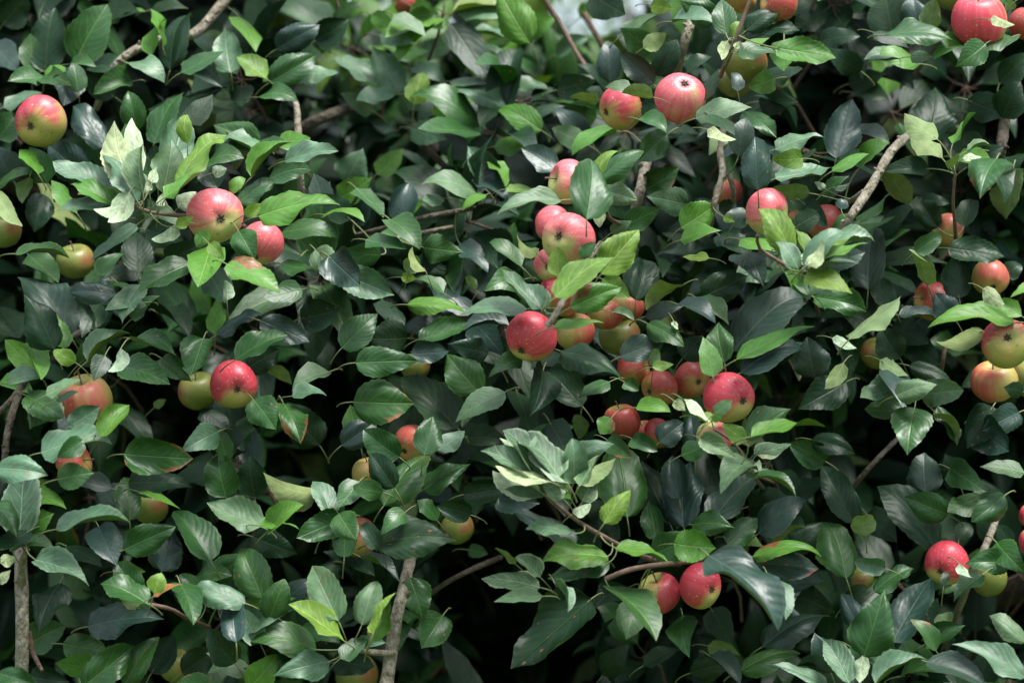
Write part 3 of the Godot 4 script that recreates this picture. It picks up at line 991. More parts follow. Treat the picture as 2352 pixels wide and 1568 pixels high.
func leaves_centre() -> void:
	tile(4)
	f("L", -4, 0, 310, 365, 465, 220); f("S", -6, -20, 260, 130, 400, 180); f("M", 0, 190, 180, -10, 160, 130)
	f("M", -2, 420, 30, 540, 150, 130); f("M", -3, 280, 110, 450, 150, 90); f("M", 2, 600, 140, 845, 170, 170)
	f("U", -4, 460, 320, 500, 190, 110); f("Ul", -8, 580, 300, 490, 130, 60); f("Mve", -3, 700, 450, 510, 360, 140)
	f("Y", -3, 410, 340, 520, 350, 70); f("D", 10, 1180, 150, 900, 60, 250); f("S", 6, 900, 200, 1010, 310, 110)
	f("S", 6, 940, 440, 1110, 220, 140); f("M", 0, 1240, 270, 1020, 100, 110); f("Ul", -4, 1360, 190, 1210, 30, 70)
	f("Ms", -3, 1180, 380, 985, 440, 120); f("U", 0, 930, 430, 850, 340, 60); f("L", -14, 1370, 560, 1105, 285, 150)
	f("L", -12, 1280, 560, 815, 600, 95); f("G", 0, 450, 530, 850, 580, 110); f("S", 2, 860, 560, 640, 490, 100)
	f("Sv", -4, 1160, 680, 840, 710, 110); f("Ys", -16, 1500, 340, 1480, 130, 140); f("Y", -20, 1475, 480, 1885, 205, 190)
	f("Y", -15, 1790, 320, 2050, 15, 240); f("M", -12, 1640, 200, 1750, 100, 90); f("Ge", -17, 1580, 550, 1930, 410, 190)
	f("Y", -12, 1800, 350, 1985, 490, 150); f("Gve", -18, 1460, 690, 1810, 655, 130); f("L", -10, 1400, 560, 1410, 420, 90)
	f("D", -2, 2030, 500, 2070, 220, 200); f("U", -4, 2360, 390, 2100, 570, 100); f("D", -11, 1510, 850, 1930, 1040, 180)
	f("S", -6, 1920, 890, 2230, 770, 180); f("M", -6, 2140, 680, 2360, 820, 140); f("S", -2, 2210, 580, 2360, 540, 100)
	f("W", -7, 2290, 640, 2320, 700, 40); f("L", -7, 1870, 580, 2020, 640, 80); f("M", -8, 1250, 900, 1015, 1030, 120)
	f("D", -8, 1390, 980, 1300, 1300, 160); f("De", -4, 1660, 1230, 1420, 990, 200); f("Mv", -10, 1850, 1060, 1635, 1180, 120)
	f("M", -9, 1950, 1060, 2050, 1120, 110); f("U", -8, 2150, 960, 2170, 830, 80); f("Y", -8, 2140, 960, 2290, 940, 70)
	f("G", -10, 2030, 1240, 2270, 1270, 100); f("Ge", -8, 1860, 1310, 1780, 1420, 130); f("W", -14, 2290, 1190, 2370, 1260, 80)
	f("M", -4, 0, 830, 250, 590, 210); f("D", -1, 380, 760, 165, 760, 200); f("M", -6, 95, 930, 530, 920, 205)
	f("Me", -5, 80, 1200, 500, 1210, 320); f("D", -3, 800, 1380, 410, 1030, 260); f("M", -4, 950, 1140, 725, 865, 260)
	f("L", -8, 1130, 1130, 785, 1340, 150); f("M", -2, 530, 770, 890, 650, 170); f("S", -3, 480, 870, 740, 850, 150)
	f("S", -3, 950, 850, 730, 800, 130); f("D", 0, 1080, 950, 910, 740, 130); f("S", 2, 1000, 750, 1120, 880, 160)
	f("M", -9, 570, 1568, 630, 1300, 200); f("M", -7, 400, 1580, 150, 1390, 230); f("Ge", -2, 100, 1380, 60, 1220, 140)
	f("S", -4, 0, 1500, 240, 1330, 200); f("L", -5, 660, 1530, 850, 1400, 130); f("D", 0, 640, 1310, 770, 1420, 120)
	f("L", -8, 1600, 1560, 1880, 1490, 130); f("Me", -6, 1830, 1460, 2000, 1580, 140); f("S", -5, 2190, 1480, 2360, 1340, 180)
	f("M", -6, 2000, 1450, 2180, 1540, 140); f("D", 3, 1470, 1400, 1570, 1580, 160); f("D", 5, 930, 1450, 1150, 1480, 130)
	f("U", 6, 1650, 1290, 1640, 1460, 80); f("D", 6, 1230, 1190, 1300, 1400, 150); f("D", 4, 1430, 920, 1300, 980, 100)
	f("D", 8, 1500, 420, 1600, 530, 110); f("D", 4, 340, 600, 420, 740, 120)

func leaves_middle_right() -> void:
	tile(5)
	f("G", -4, 10, 80, 270, 20, 110); f("Y", -5, 185, 210, 0, 200, 60); f("W", -6, 460, 150, 530, -10, 100)
	f("G", -8, 460, 100, 680, 170, 90); f("Y", -15, 750, 190, 520, -128, 180); f("Y", -11, 840, 160, 780, 20, 70)
	f("W", -14, 830, 260, 890, 130, 90); f("Y", -13, 820, 270, 790, 160, 80); f("L", -13, 930, 140, 1325, 95, 150)
	f("Yv", -16, 900, 200, 1250, 80, 110); f("Gv", -18, 880, 260, 1280, 105, 100); f("S", -6, 1000, 240, 1260, 170, 150)
	f("Y", -18, 840, 330, 1170, 455, 150); f("M", -14, 810, 370, 1040, 455, 100); f("G", -14, 810, 390, 700, 300, 100)
	f("S", 0, 1280, 430, 1330, 0, 180); f("W", -10, 690, 190, 770, 260, 70); f("D", -2, 130, 480, 450, 330, 220)
	f("D", -1, 290, 80, 480, 220, 140); f("S", -3, 440, 240, 560, 410, 150); f("M", -8, 905, 480, 1268, 580, 190)
	f("S", -4, 350, 850, 885, 490, 290); f("Gve", -13, 370, 910, 915, 680, 190); f("S", -6, -10, 540, 230, 660, 120)
	f("M", -4, 150, 530, 320, 670, 120); f("M", -9, 290, 930, 250, 650, 160); f("G", -11, 210, 1030, 140, 750, 110)
	f("D", -3, 0, 900, 140, 740, 180); f("S", -4, 400, 1000, 830, 840, 180); f("S", -2, 900, 960, 860, 750, 190)
	f("D", -3, 660, 870, 830, 790, 120); f("Ul", -10, 1150, 770, 1510, 470, 140); f("Sv", -5, 1490, 600, 1770, 640, 130)
	f("S", -6, 1870, 620, 1740, 450, 180); f("D", 2, 1420, 500, 1310, 320, 110); f("U", -3, 1690, 400, 1560, 150, 110)
	f("U", -1, 1690, 390, 1680, 180, 70); f("M", -2, 1600, 170, 1780, 50, 130); f("D", -2, 1830, 140, 2220, 200, 190)
	f("D", -3, 1900, 440, 1860, 200, 170); f("Gv", -10, 2290, 650, 1690, 690, 140); f("Ul", -9, 2080, 710, 1720, 760, 110)
	f("W", -13, 2070, 420, 2220, 530, 110); f("G", -13, 2340, 610, 2150, 500, 90); f("G", -12, 2380, 470, 2260, 480, 70)
	f("W", -6, 1030, 760, 1200, 830, 80); f("Ul", -4, 1110, 930, 980, 1110, 110); f("D", 0, 1130, 1060, 795, 1250, 230)
	f("Ul", -8, 1360, 910, 1560, 1020, 110); f("D", -2, 1560, 950, 1850, 1060, 130); f("D", 2, 1500, 900, 1370, 690, 220)
	f("L", -8, 1470, 1100, 1225, 1170, 150); f("L", -12, 1500, 1150, 1755, 1080, 140); f("S", -8, 1480, 1050, 1520, 1240, 100)
	f("L", -8, 1700, 1150, 1940, 1120, 160); f("M", -6, 1560, 1250, 1255, 1250, 140); f("M", -9, 1600, 1240, 1550, 1568, 270)
	f("M", -6, 1760, 1230, 1890, 1490, 130); f("U", -8, 1745, 1280, 1890, 1510, 60); f("De", -2, 2140, 1230, 1960, 1520, 220)
	f("S", -2, 2280, 1290, 2060, 1400, 170); f("Se", -3, 2060, 1400, 2250, 1540, 200); f("D", -14, 2350, 1130, 2210, 1100, 120)
	f("Me", -13, 430, 1450, 750, 1250, 170); f("Gve", -17, 470, 1440, 985, 1370, 160); f("Y", -15, 440, 1470, 270, 1350, 120)
	f("M", -20, 220, 1280, 345, 1185, 100); f("G", -20, 200, 1330, 280, 1280, 60); f("Wv", -14, 0, 1180, 190, 1340, 90)
	f("Y", -15, 100, 1300, 260, 1340, 70); f("H", -16, 120, 1450, 370, 1590, 160); f("M", -10, -10, 1568, 170, 1490, 140)
	f("H", -12, 490, 1560, 750, 1490, 100); f("D", -4, 890, 1460, 1190, 1560, 170); f("M", -5, 900, 1568, 720, 1480, 150)
	f("W", -10, 510, 1560, 720, 1510, 70); f("S", -4, 80, 1560, 60, 1290, 150); f("D", 4, 1650, 850, 1780, 950, 140)
	f("D", 4, 1500, 700, 1700, 800, 160); f("D", 4, 2220, 330, 2330, 250, 130); f("D", 4, 2070, 1000, 1920, 1100, 140)

func leaves_bottom_left() -> void:
	tile(6)
	f("H", -10, 130, 560, 170, 50, 150); f("Gv", -6, 150, 240, 455, 370, 190); f("G", -10, 150, 500, 370, 400, 220)
	f("M", -11, 150, 620, 370, 640, 120); f("Lv", -14, 380, 510, 890, 460, 170); f("M", -12, 0, 420, 110, 560, 150)
	f("De", -12, 100, 580, -30, 660, 90); f("W", -14, 0, 740, 100, 700, 90); f("W", -14, -20, 880, 70, 790, 80)
	f("H", -14, 240, 720, 610, 900, 180); f("S", -6, 690, 520, 800, 760, 220); f("M", -8, 850, 650, 1210, 490, 210)
	f("S", -6, 1110, 800, 1200, 520, 230); f("M", -8, 1450, 730, 1190, 385, 200); f("L", -10, 1800, 490, 1420, 325, 190)
	f("Gv", -11, 1780, 480, 2060, 510, 60); f("G", -12, 1890, 490, 2090, 340, 110); f("Ul", -6, 2180, 270, 1810, 115, 140)
	f("L", -8, 2280, 430, 2150, 180, 130); f("M", -8, 2290, 430, 2370, 290, 120); f("M", -8, 2370, 430, 2040, 570, 200)
	f("D", -4, 880, 190, 1320, 220, 220); f("M", -2, 890, 450, 850, 150, 140); f("S", 0, 770, 230, 490, 190, 120)
	f("Gv", -8, 950, 250, 1240, 370, 110); f("S", 2, 720, 260, 860, 450, 170); f("Le", -13, -30, 90, 330, 140, 220)
	f("M", -4, 1550, 260, 1500, 0, 220); f("D", -1, 1750, 250, 1720, 0, 190); f("Mv", -12, 1010, 1020, 690, 885, 220)
	f("M", -10, 960, 960, 800, 730, 190); f("G", -6, 880, 800, 1000, 800, 110); f("U", -6, 950, 1050, 830, 980, 90)
	f("Y", -16, 1060, 950, 1110, 810, 140); f("Bv", -14, 1050, 975, 1265, 890, 45); f("M", -12, 1260, 950, 1330, 1170, 150)
	f("M", -4, 1330, 920, 1230, 820, 100); f("L", -12, 1690, 1020, 1320, 930, 180); f("Me", -11, 1810, 990, 1660, 640, 265)
	f("M", -12, 1890, 1030, 1960, 850, 150); f("G", -9, 1820, 1060, 1710, 990, 100); f("Ss", -14, 1625, 1290, 1600, 1000, 190)
	f("L", -12, 1730, 1190, 1650, 1050, 120); f("De", -12, 1600, 1410, 1430, 1190, 190); f("L", -11, 1790, 1170, 1970, 1090, 100)
	f("M", -11, 1900, 1050, 2035, 980, 70); f("M", -10, 2180, 1340, 1690, 1290, 220); f("L", -12, 2270, 1420, 1880, 1520, 190)
	f("Le", -12, 2330, 1140, 2150, 760, 250); f("Yv", -13, 2370, 1280, 1985, 1025, 60); f("S", -6, 600, 1180, 1130, 1130, 250)
	f("G", -5, 900, 1100, 1050, 1080, 110); f("D", -2, 1040, 1500, 1200, 1230, 200); f("M", -8, 560, 1600, 920, 1310, 250)
	f("M", -6, 850, 1590, 1100, 1250, 200); f("D", 0, 410, 880, 260, 1240, 200); f("M", 0, 260, 1270, 450, 1170, 170)
	f("M", 0, 430, 1300, 740, 1360, 180); f("M", -12, -20, 1500, 260, 1590, 160); f("D", -3, 200, 1520, 480, 1560, 170)
	f("G", -3, 560, 1450, 380, 1430, 130); f("Me", -8, 1450, 1600, 1215, 1560, 160); f("L", -8, 1580, 1450, 1415, 1360, 80)
	f("L", -9, 1640, 1480, 1430, 1500, 90); f("G", -12, 1750, 1560, 1910, 1370, 160); f("D", 4, 1250, 1500, 1480, 1340, 220)
	f("D", 4, 1740, 560, 2050, 680, 200); f("M", -2, 1480, 830, 1700, 690, 160); f("M", -2, 1440, 850, 1600, 830, 110)
	f("S", 0, 2010, 960, 2130, 850, 130); f("D", 2, 480, 640, 700, 770, 150); f("D", 0, 1640, 1100, 1760, 1200, 150)
	f("D", 2, 2130, 1100, 2060, 1000, 150); f("M", 0, 2120, 1200, 2340, 1290, 130); f("M", -9, 1760, 1560, 1650, 1470, 110)

func leaves_bottom_middle() -> void:
	tile(7)
	f("M", -8, 290, 350, 605, 5, 230); f("M", -4, 560, 240, 890, 60, 170); f("M", -10, 440, 390, 270, 550, 130)
	f("De", -10, 230, 610, 795, 590, 250); f("Mv", -8, 660, 450, 520, 310, 150); f("D", -10, 890, 410, 650, 350, 160)
	f("De", -6, 840, 270, 1175, 210, 170); f("S", -1, 1120, 290, 1370, 330, 180); f("M", -10, -20, 400, 100, 580, 190)
	f("M", -9, 60, 260, -20, 360, 120); f("Sv", -6, 130, 700, 400, 870, 120); f("M", -6, 470, 840, 560, 1130, 220)
	f("Me", -4, 700, 1100, 550, 1330, 240); f("M", -4, 430, 1190, 570, 1240, 90); f("M", -4, 460, 1200, 400, 1345, 110)
	f("L", -12, 140, 1170, 250, 865, 200); f("Yv", -16, 220, 1230, 375, 945, 140); f("Ge", -15, 240, 1210, 340, 1000, 100)
	f("M", -12, -10, 1400, 185, 1255, 130); f("L", -12, 190, 1310, 305, 1290, 90); f("W", -14, 1340, 270, 1040, 105, 120)
	f("H", -16, 1350, 150, 1110, -170, 150); f("H", -17, 1370, 250, 960, -30, 130); f("Wv", -15, 1330, 100, 1090, -120, 60)
	f("W", -16, 1530, 300, 1370, 150, 120); f("Ul", -14, 1560, 150, 1890, 20, 140); f("G", -10, 1510, 200, 1420, 70, 80)
	f("H", -14, 1660, 320, 1740, 180, 150); f("W", -16, 1600, 400, 1720, 330, 80); f("Y", -16, 1810, 470, 1990, 240, 150)
	f("M", -6, 1970, 430, 1880, -60, 240); f("Lv", -16, 1600, 540, 1270, 510, 90); f("S", -8, 1610, 640, 1180, 390, 170)
	f("D", -2, 2270, 480, 2070, 40, 230); f("M", -4, 2170, 580, 2120, 310, 150); f("S", -3, 2330, 300, 2280, 0, 180)
	f("Gs", -12, 1840, 700, 1370, 740, 160); f("Ms", -11, 1850, 740, 1420, 850, 190); f("Gv", -14, 1890, 640, 2260, 745, 160)
	f("H", -14, 1370, 910, 965, 850, 140); f("H", -14, 1370, 840, 1200, 700, 110); f("U", -13, 1200, 750, 1055, 640, 60)
	f("Lv", -15, 1390, 970, 1050, 1010, 80); f("Hv", -16, 1470, 880, 1560, 1080, 110); f("Ds", -7, 1720, 990, 1165, 1470, 320)
	f("M", -14, 1840, 900, 2170, 1280, 220); f("Le", -10, 2040, 1010, 1960, 1270, 250); f("M", -10, 2060, 940, 2190, 1180, 130)
	f("M", -10, 2240, 640, 2420, 560, 170); f("M", 8, 870, 650, 1010, 680, 100); f("D", 6, 1830, 1480, 1980, 1300, 150)
	f("D", 6, 2080, 1450, 2350, 1330, 120); f("D", -2, 1800, 470, 1900, 650, 150); f("D", -1, 1730, 380, 1850, 560, 140)
	f("D", 0, 110, 780, 230, 830, 130); f("D", 2, 1700, 620, 1550, 520, 140); f("D", 0, 1900, 960, 1740, 1060, 120)

func leaves_bottom_right() -> void:
	tile(8)
	f("L", -14, 390, 130, 262, 268, 140); f("W", -14, 450, 150, 530, 30, 80); f("Mve", -14, 490, 130, 785, 290, 180)
	f("G", -14, -60, 610, 230, 640, 230); f("S", -4, 200, 460, 550, 130, 220); f("S", -3, 10, 500, 60, 40, 180)
	f("M", -5, 110, 480, 360, 500, 140); f("M", -4, 310, 620, 520, 430, 170); f("S", -3, 520, 540, 850, 310, 210)
	f("D", -2, 520, 340, 740, 290, 180); f("S", -16, 180, 690, 660, 1208, 290); f("L", -12, 590, 830, 710, 1135, 150)
	f("Ge", -7, 480, 700, 960, 700, 130); f("Se", -6, 470, 740, 940, 780, 230); f("S", -3, 770, 880, 980, 860, 120)
	f("D", -4, 1180, 470, 955, 70, 210); f("M", -7, 1130, 850, 980, 460, 240); f("D", -4, 1110, 960, 970, 730, 130)
	f("U", -8, 1260, 560, 1240, 415, 170); f("L", -10, 1400, 780, 1185, 730, 140); f("M", -8, 1320, 940, 1590, 780, 150)
	f("D", -2, 1740, 640, 1340, 215, 240); f("M", -5, 1830, 410, 1525, 285, 220); f("S", -1, 1680, 260, 1670, -20, 240)
	f("D", -2, 1870, 120, 1810, -10, 160); f("M", -4, 1950, 160, 2090, 250, 140); f("M", -5, 2360, 120, 2050, 80, 100)
	f("M", -5, 1990, 320, 1825, 390, 110); f("M", -5, 2140, 340, 1990, 460, 150); f("M", -9, 2270, 740, 1945, 745, 190)
	f("M", -9, 2240, 680, 2370, 820, 140); f("W", -13, 1910, 745, 2010, 840, 45); f("D", -12, 1800, 900, 1815, 800, 50)
	f("Dv", -11, 2070, 820, 1870, 1010, 140); f("S", -8, 1230, 1200, 1095, 950, 150); f("M", -12, 1250, 1390, 1395, 925, 300)
	f("S", -9, 1450, 1290, 1720, 840, 260); f("Me", -12, 1750, 1350, 1570, 1130, 110); f("U", -9, 1740, 1180, 1870, 1090, 100)
	f("M", -10, 1740, 1270, 1950, 1170, 120); f("D", -4, 1140, 1010, 1270, 900, 130); f("M", -3, 390, 1490, 815, 1365, 150)
	f("S", 0, 550, 1320, 1020, 1110, 160); f("Lv", -13, 1000, 1580, 615, 1440, 140); f("Hs", -14, 1150, 1570, 965, 1270, 190)
	f("S", -8, 1000, 1440, 910, 1220, 150); f("Lv", -14, 1330, 1580, 1690, 1410, 150); f("W", -12, 1240, 1380, 1220, 1568, 60)
	f("M", -11, 1240, 1380, 1400, 1500, 110); f("S", -14, 1680, 1420, 2100, 1600, 180); f("Lv", -15, 2360, 1530, 1855, 1300, 170)
	f("L", -9, 2370, 1290, 2115, 1105, 120); f("M", -8, 1540, 1520, 1800, 1500, 100); f("U", 2, 170, 1310, 400, 1380, 100)
	f("S", -2, 270, 1460, 400, 1580, 120); f("M", -5, 0, 1100, 50, 1395, 120); f("G", 0, 430, 600, 570, 640, 90)
	f("U", -3, 640, 630, 850, 500, 50); f("D", 1, 750, 660, 970, 460, 180); f("D", 4, 240, 1130, 340, 1300, 140)
	f("D", 2, 1340, 470, 1480, 600, 150); f("D", 2, 1900, 580, 1980, 470, 130); f("D", 0, 2270, 640, 2180, 480, 120)
	f("D", 0, 120, 1480, 330, 1420, 140); f("D", 4, 860, 1000, 1050, 1080, 150); f("D", 2, 1640, 1060, 1720, 1230, 140)

func leaves_over_fruit() -> void:
	tile(0)
	f("M", -16, 390, 3300, 645, 3255, 180); f("M", -16, 570, 3030, 390, 3150, 150)
	f("D", -10, 2715, 3360, 2550, 3120, 190); f("M", -10, 2640, 3390, 2430, 3345, 135); f("M", -10, 2370, 3840, 2400, 3570, 150)
	f("D", -10, 2610, 3780, 2505, 3600, 135); f("D", 2, 2280, 4560, 2580, 4590, 180); f("D", -4, 5550, 1410, 5700, 1560, 150)
	f("M", -4, 5880, 1500, 5700, 1620, 135)
	# the long woolly leaves of the shoot at the upper left
	f("H", -13, 985, 1330, 985, 1000, 80); f("L", -12, 940, 1380, 700, 1060, 110); f("L", -8, 1120, 1330, 1180, 960, 120)
	f("G", -11, 800, 1420, 480, 1270, 110); f("W", -14, 860, 1400, 640, 1440, 80); f("G", -13, 1130, 1360, 1400, 1180, 110)
	# of the shoot at the lower middle
	tile(2)
	f("Ul", -7, 1760, 960, 1530, 780, 120)
	tile(4)
	f("H", -17, 1500, 1720, 1200, 1440, 170); f("W", -18, 1560, 1760, 1340, 1430, 85); f("L", -17, 1600, 1740, 1590, 1450, 120)
	f("W", -18, 1440, 1750, 1060, 1640, 85); f("H", -17, 1640, 1780, 1790, 1560, 110); f("L", -16, 1420, 1830, 1120, 1800, 110)
	# and of the one at the right
	tile(5)
	f("L", -18, 840, 270, 1130, 40, 130); f("W", -19, 850, 260, 960, 60, 80); f("H", -17, 800, 290, 640, 100, 100); f("L", -16, 860, 300, 1220, 250, 110)

# ---------------------------------------------------------------- the scene
func _ready() -> void:
	rng.seed = 20240917
	noise.frequency = 0.01
	noise.fractal_octaves = 3
	# camera
	var cam := Camera3D.new()
	cam.name = "camera"
	cam.near = 0.05
	cam.far = 400.0
	var lens := CameraAttributesPhysical.new()
	lens.frustum_focal_length = FOCAL
	lens.frustum_focus_distance = 2.90
	lens.frustum_far = 400.0
	lens.exposure_aperture = 2.8
	add_child(cam)
	cam.attributes = lens
	cam.fov = rad_to_deg(2.0 * atan(12.0 / FOCAL))
	cam.transform = Transform3D(cam_basis, CAM)
	# overcast sky, brighter overhead than at the horizon
	var env := Environment.new()
	env.tonemap_mode = Environment.TONE_MAPPER_LINEAR
	env.tonemap_exposure = 1.85
	env.background_mode = Environment.BG_SKY
	env.sdfgi_enabled = true
	env.ssao_enabled = true
	env.ssil_enabled = true
	var sky := ProceduralSkyMaterial.new()
	sky.sky_top_color = Color(0.90, 0.955, 1.0)
	sky.sky_horizon_color = Color(0.58, 0.62, 0.66)
	sky.sky_curve = 0.6
	sky.ground_bottom_color = Color(0.10, 0.13, 0.08)
	sky.ground_horizon_color = Color(0.22, 0.26, 0.18)
	sky.sky_energy_multiplier = 1.1
	env.sky = Sky.new()
	env.sky.sky_material = sky
	var we := WorldEnvironment.new()
	we.name = "air"
	we.environment = env
	add_child(we)
	# the veiled sun, high to the right of the camera
	var sun := DirectionalLight3D.new()
	sun.name = "sun"
	sun.light_color = Color(1.0, 0.995, 0.98)
	sun.light_energy = 1.3
	sun.light_angular_distance = 24.0
	sun.shadow_enabled = true
	add_child(sun)
	sun.look_at_from_position(Vector3.ZERO, -Vector3(0.30, 0.90, 0.30), Vector3.UP)

	make_plain_materials()
	make_leaf_materials()
	make_leaf_shapes()
	ground()
	tree = Node3D.new()
	tree.name = "apple_tree"
	tree.position = Vector3.ZERO
	tree.set_meta("label", "apple tree with dense dark green leaves and ripening red fruit filling the view")
	tree.set_meta("category", "tree")
	add_child(tree)
	branches()
	make_apples()
	hang_apples()
	openings()
	leaves_top_left()
	leaves_top_middle()
	leaves_top_right()
	leaves_middle_left()
	leaves_centre()
	leaves_middle_right()
	leaves_bottom_left()
	leaves_bottom_middle()
	leaves_bottom_right()
	leaves_over_fruit()
	grow_leaves()
	fill_crown()
	background()

func make_plain_materials() -> void:
	bark = StandardMaterial3D.new()
	bark.albedo_texture = fleck_texture([Color(0.05, 0.04, 0.03), Color(0.14, 0.115, 0.08), Color(0.20, 0.17, 0.125), Color(0.24, 0.22, 0.175), Color(0.50, 0.50, 0.46)], 0.035, 3, 6)
	bark.uv1_triplanar = true
	bark.uv1_scale = Vector3(9, 5, 9)
	bark.roughness = 0.9
	bark.normal_enabled = true
	bark.normal_texture = relief_texture(0.05, 4, 10.0)
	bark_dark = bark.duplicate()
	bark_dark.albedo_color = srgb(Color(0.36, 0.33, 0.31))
	twig_mat = StandardMaterial3D.new()
	twig_mat.albedo_texture = fleck_texture([Color(0.05, 0.028, 0.02), Color(0.12, 0.07, 0.05), Color(0.17, 0.13, 0.10)], 0.03, 6)
	twig_mat.uv1_triplanar = true
	twig_mat.uv1_scale = Vector3(14, 14, 14)
	twig_mat.roughness = 0.8
	stalk_mat = StandardMaterial3D.new()
	stalk_mat.albedo_color = srgb(Color(0.15, 0.17, 0.07))
	stalk_mat.roughness = 0.65
	calyx_mat = StandardMaterial3D.new()
	calyx_mat.albedo_color = srgb(Color(0.055, 0.045, 0.032))
	calyx_mat.roughness = 0.95

func ground() -> void:
	var m := StandardMaterial3D.new()
	m.albedo_texture = fleck_texture([Color(0.035, 0.06, 0.015), Color(0.06, 0.10, 0.025), Color(0.10, 0.13, 0.04)], 0.02, 12)
	m.uv1_triplanar = true
	m.uv1_scale = Vector3(0.6, 0.6, 0.6)
	m.roughness = 1.0
	var p := PlaneMesh.new()
	p.size = Vector2(600, 600)
	p.subdivide_width = 4
	p.subdivide_depth = 4
	p.material = m
	var o := MeshInstance3D.new()
	o.name = "ground"
	o.mesh = p
	o.set_meta("kind", "structure")
	o.set_meta("label", "mown grass under and around the apple tree")
	add_child(o)

func v(x: float, y: float, z: float) -> Vector3:
	return Vector3(x, y, nearer(z))

func branches() -> void:
	# trunk and main limbs inside the crown
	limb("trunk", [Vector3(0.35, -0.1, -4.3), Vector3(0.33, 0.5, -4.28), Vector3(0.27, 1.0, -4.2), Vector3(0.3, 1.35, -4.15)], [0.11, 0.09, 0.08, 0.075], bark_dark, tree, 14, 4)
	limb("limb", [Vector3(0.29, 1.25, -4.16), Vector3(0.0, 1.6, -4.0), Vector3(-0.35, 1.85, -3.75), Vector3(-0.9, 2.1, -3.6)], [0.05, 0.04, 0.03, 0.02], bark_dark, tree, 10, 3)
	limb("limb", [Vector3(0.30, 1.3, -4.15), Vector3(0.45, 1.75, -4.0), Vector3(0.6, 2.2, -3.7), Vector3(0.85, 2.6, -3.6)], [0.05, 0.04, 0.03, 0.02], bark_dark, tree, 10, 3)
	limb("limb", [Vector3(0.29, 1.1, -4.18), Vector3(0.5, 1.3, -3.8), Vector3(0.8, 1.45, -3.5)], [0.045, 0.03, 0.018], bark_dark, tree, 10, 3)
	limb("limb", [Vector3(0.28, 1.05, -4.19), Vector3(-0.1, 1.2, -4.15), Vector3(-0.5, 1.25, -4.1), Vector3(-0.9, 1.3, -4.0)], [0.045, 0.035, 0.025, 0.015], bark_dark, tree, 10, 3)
	# branches that show
	branch("branch", [v(44, 1640, -6), v(48, 1560, -6), v(50, 1430, -6), v(46, 1280, -3), v(40, 1255, 10), v(30, 1240, 26)], [16, 16, 15, 14, 12, 9], bark, tree, 5)
	branch("branch", [v(870, 1660, -8), v(888, 1568, -8), v(908, 1430, -7), v(925, 1360, -6), v(943, 1285, -2), v(955, 1260, 12), v(960, 1240, 30)], [17, 16, 14, 13, 12, 11, 9], bark, tree, 6)
	branch("branch", [v(905, 1500, -8), v(860, 1498, -9), v(800, 1490, -10)], [8, 7, 5], bark, tree, 3)
	branch("branch", [v(560, -60, 22), v(500, 20, 20), v(440, 80, 18), v(350, 96, 16), v(265, 150, 14), v(220, 250, 20)], [13, 12, 11, 10, 10, 7], bark, tree, 5)
	branch("branch", [v(650, 210, 12), v(678, 235, 10), v(684, 300, 8), v(690, 420, 8), v(700, 520, 14)], [5, 8, 8, 8, 6], bark, tree, 3)
	branch("branch", [v(600, 350, 40), v(680, 300, 26), v(780, 255, 26), v(860, 240, 40)], [12, 13, 12, 8], bark_dark, tree, 4)
	branch("branch", [v(2230, 300, 40), v(2160, 290, 22), v(2125, 296, 6), v(2100, 305, 0), v(2050, 345, -3), v(2000, 430, -5), v(1940, 520, -6), v(1900, 600, 6)], [6, 7, 8, 9, 10, 9, 9, 7], bark, tree, 9)
	branch("branch", [v(1985, 440, -5), v(1960, 458, -3), v(1930, 470, 6)], [7, 6, 4], bark, tree, 1)
	branch("branch", [v(1668, 260, 6), v(1655, 345, 3), v(1660, 400, 1), v(1640, 470, -1), v(1628, 540, 4)], [8, 8, 8, 7, 6], bark, tree, 4)
	branch("branch", [v(1675, 400, 2), v(1685, 440, 2), v(1680, 480, 8)], [6, 6, 5], bark, tree, 1)
	branch("branch", [v(1590, 40, 6), v(1575, 90, 5), v(1555, 160, 8), v(1540, 260, 14)], [11, 11, 10, 8], bark, tree, 2)
	branch("branch", [v(1490, 350, 8), v(1478, 400, 4), v(1465, 460, 2), v(1440, 540, 10)], [13, 12, 11, 9], bark, tree, 3)
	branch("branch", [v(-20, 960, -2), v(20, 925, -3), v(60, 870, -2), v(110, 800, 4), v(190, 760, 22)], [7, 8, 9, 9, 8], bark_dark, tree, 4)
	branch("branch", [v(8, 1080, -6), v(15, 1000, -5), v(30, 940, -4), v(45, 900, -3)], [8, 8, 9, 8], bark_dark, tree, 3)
	branch("branch", [v(820, 540, 14), v(900, 520, 10), v(980, 498, 8), v(1080, 480, 8), v(1150, 470, 16)], [6, 6, 6, 5, 4], bark_dark, tree, 3)
	branch("branch", [v(840, 590, 8), v(870, 560, 6), v(920, 545, 8), v(1040, 520, 14)], [5, 5, 5, 4], bark, tree, 2)
	branch("branch", [v(980, 1370, 6), v(1030, 1335, 4), v(1090, 1305, 5), v(1150, 1280, 14)], [5, 6, 7, 6], bark_dark, tree, 4)
	branch("branch", [v(2165, 1500, 30), v(2190, 1430, 14), v(2210, 1380, 4), v(2232, 1320, -1), v(2262, 1260, -1), v(2290, 1190, 8), v(2300, 1150, 24)], [6, 7, 8, 8, 7, 6], bark, tree, 3)
	branch("branch", [v(2310, 250, 8), v(2306, 300, 6), v(2300, 345, 4), v(2290, 450, 10)], [13, 13, 11, 9], bark_dark, tree, 3)
	branch("twig", [v(2175, 780, 0), v(2166, 830, 0), v(2160, 870, 4)], [5, 5, 6], twig_mat, tree, 2)
	branch("branch", [v(1955, 1130, 4), v(1975, 1100, 2), v(2020, 1050, 3), v(2060, 1010, 16)], [6, 6, 6, 5], bark_dark, tree, 3)
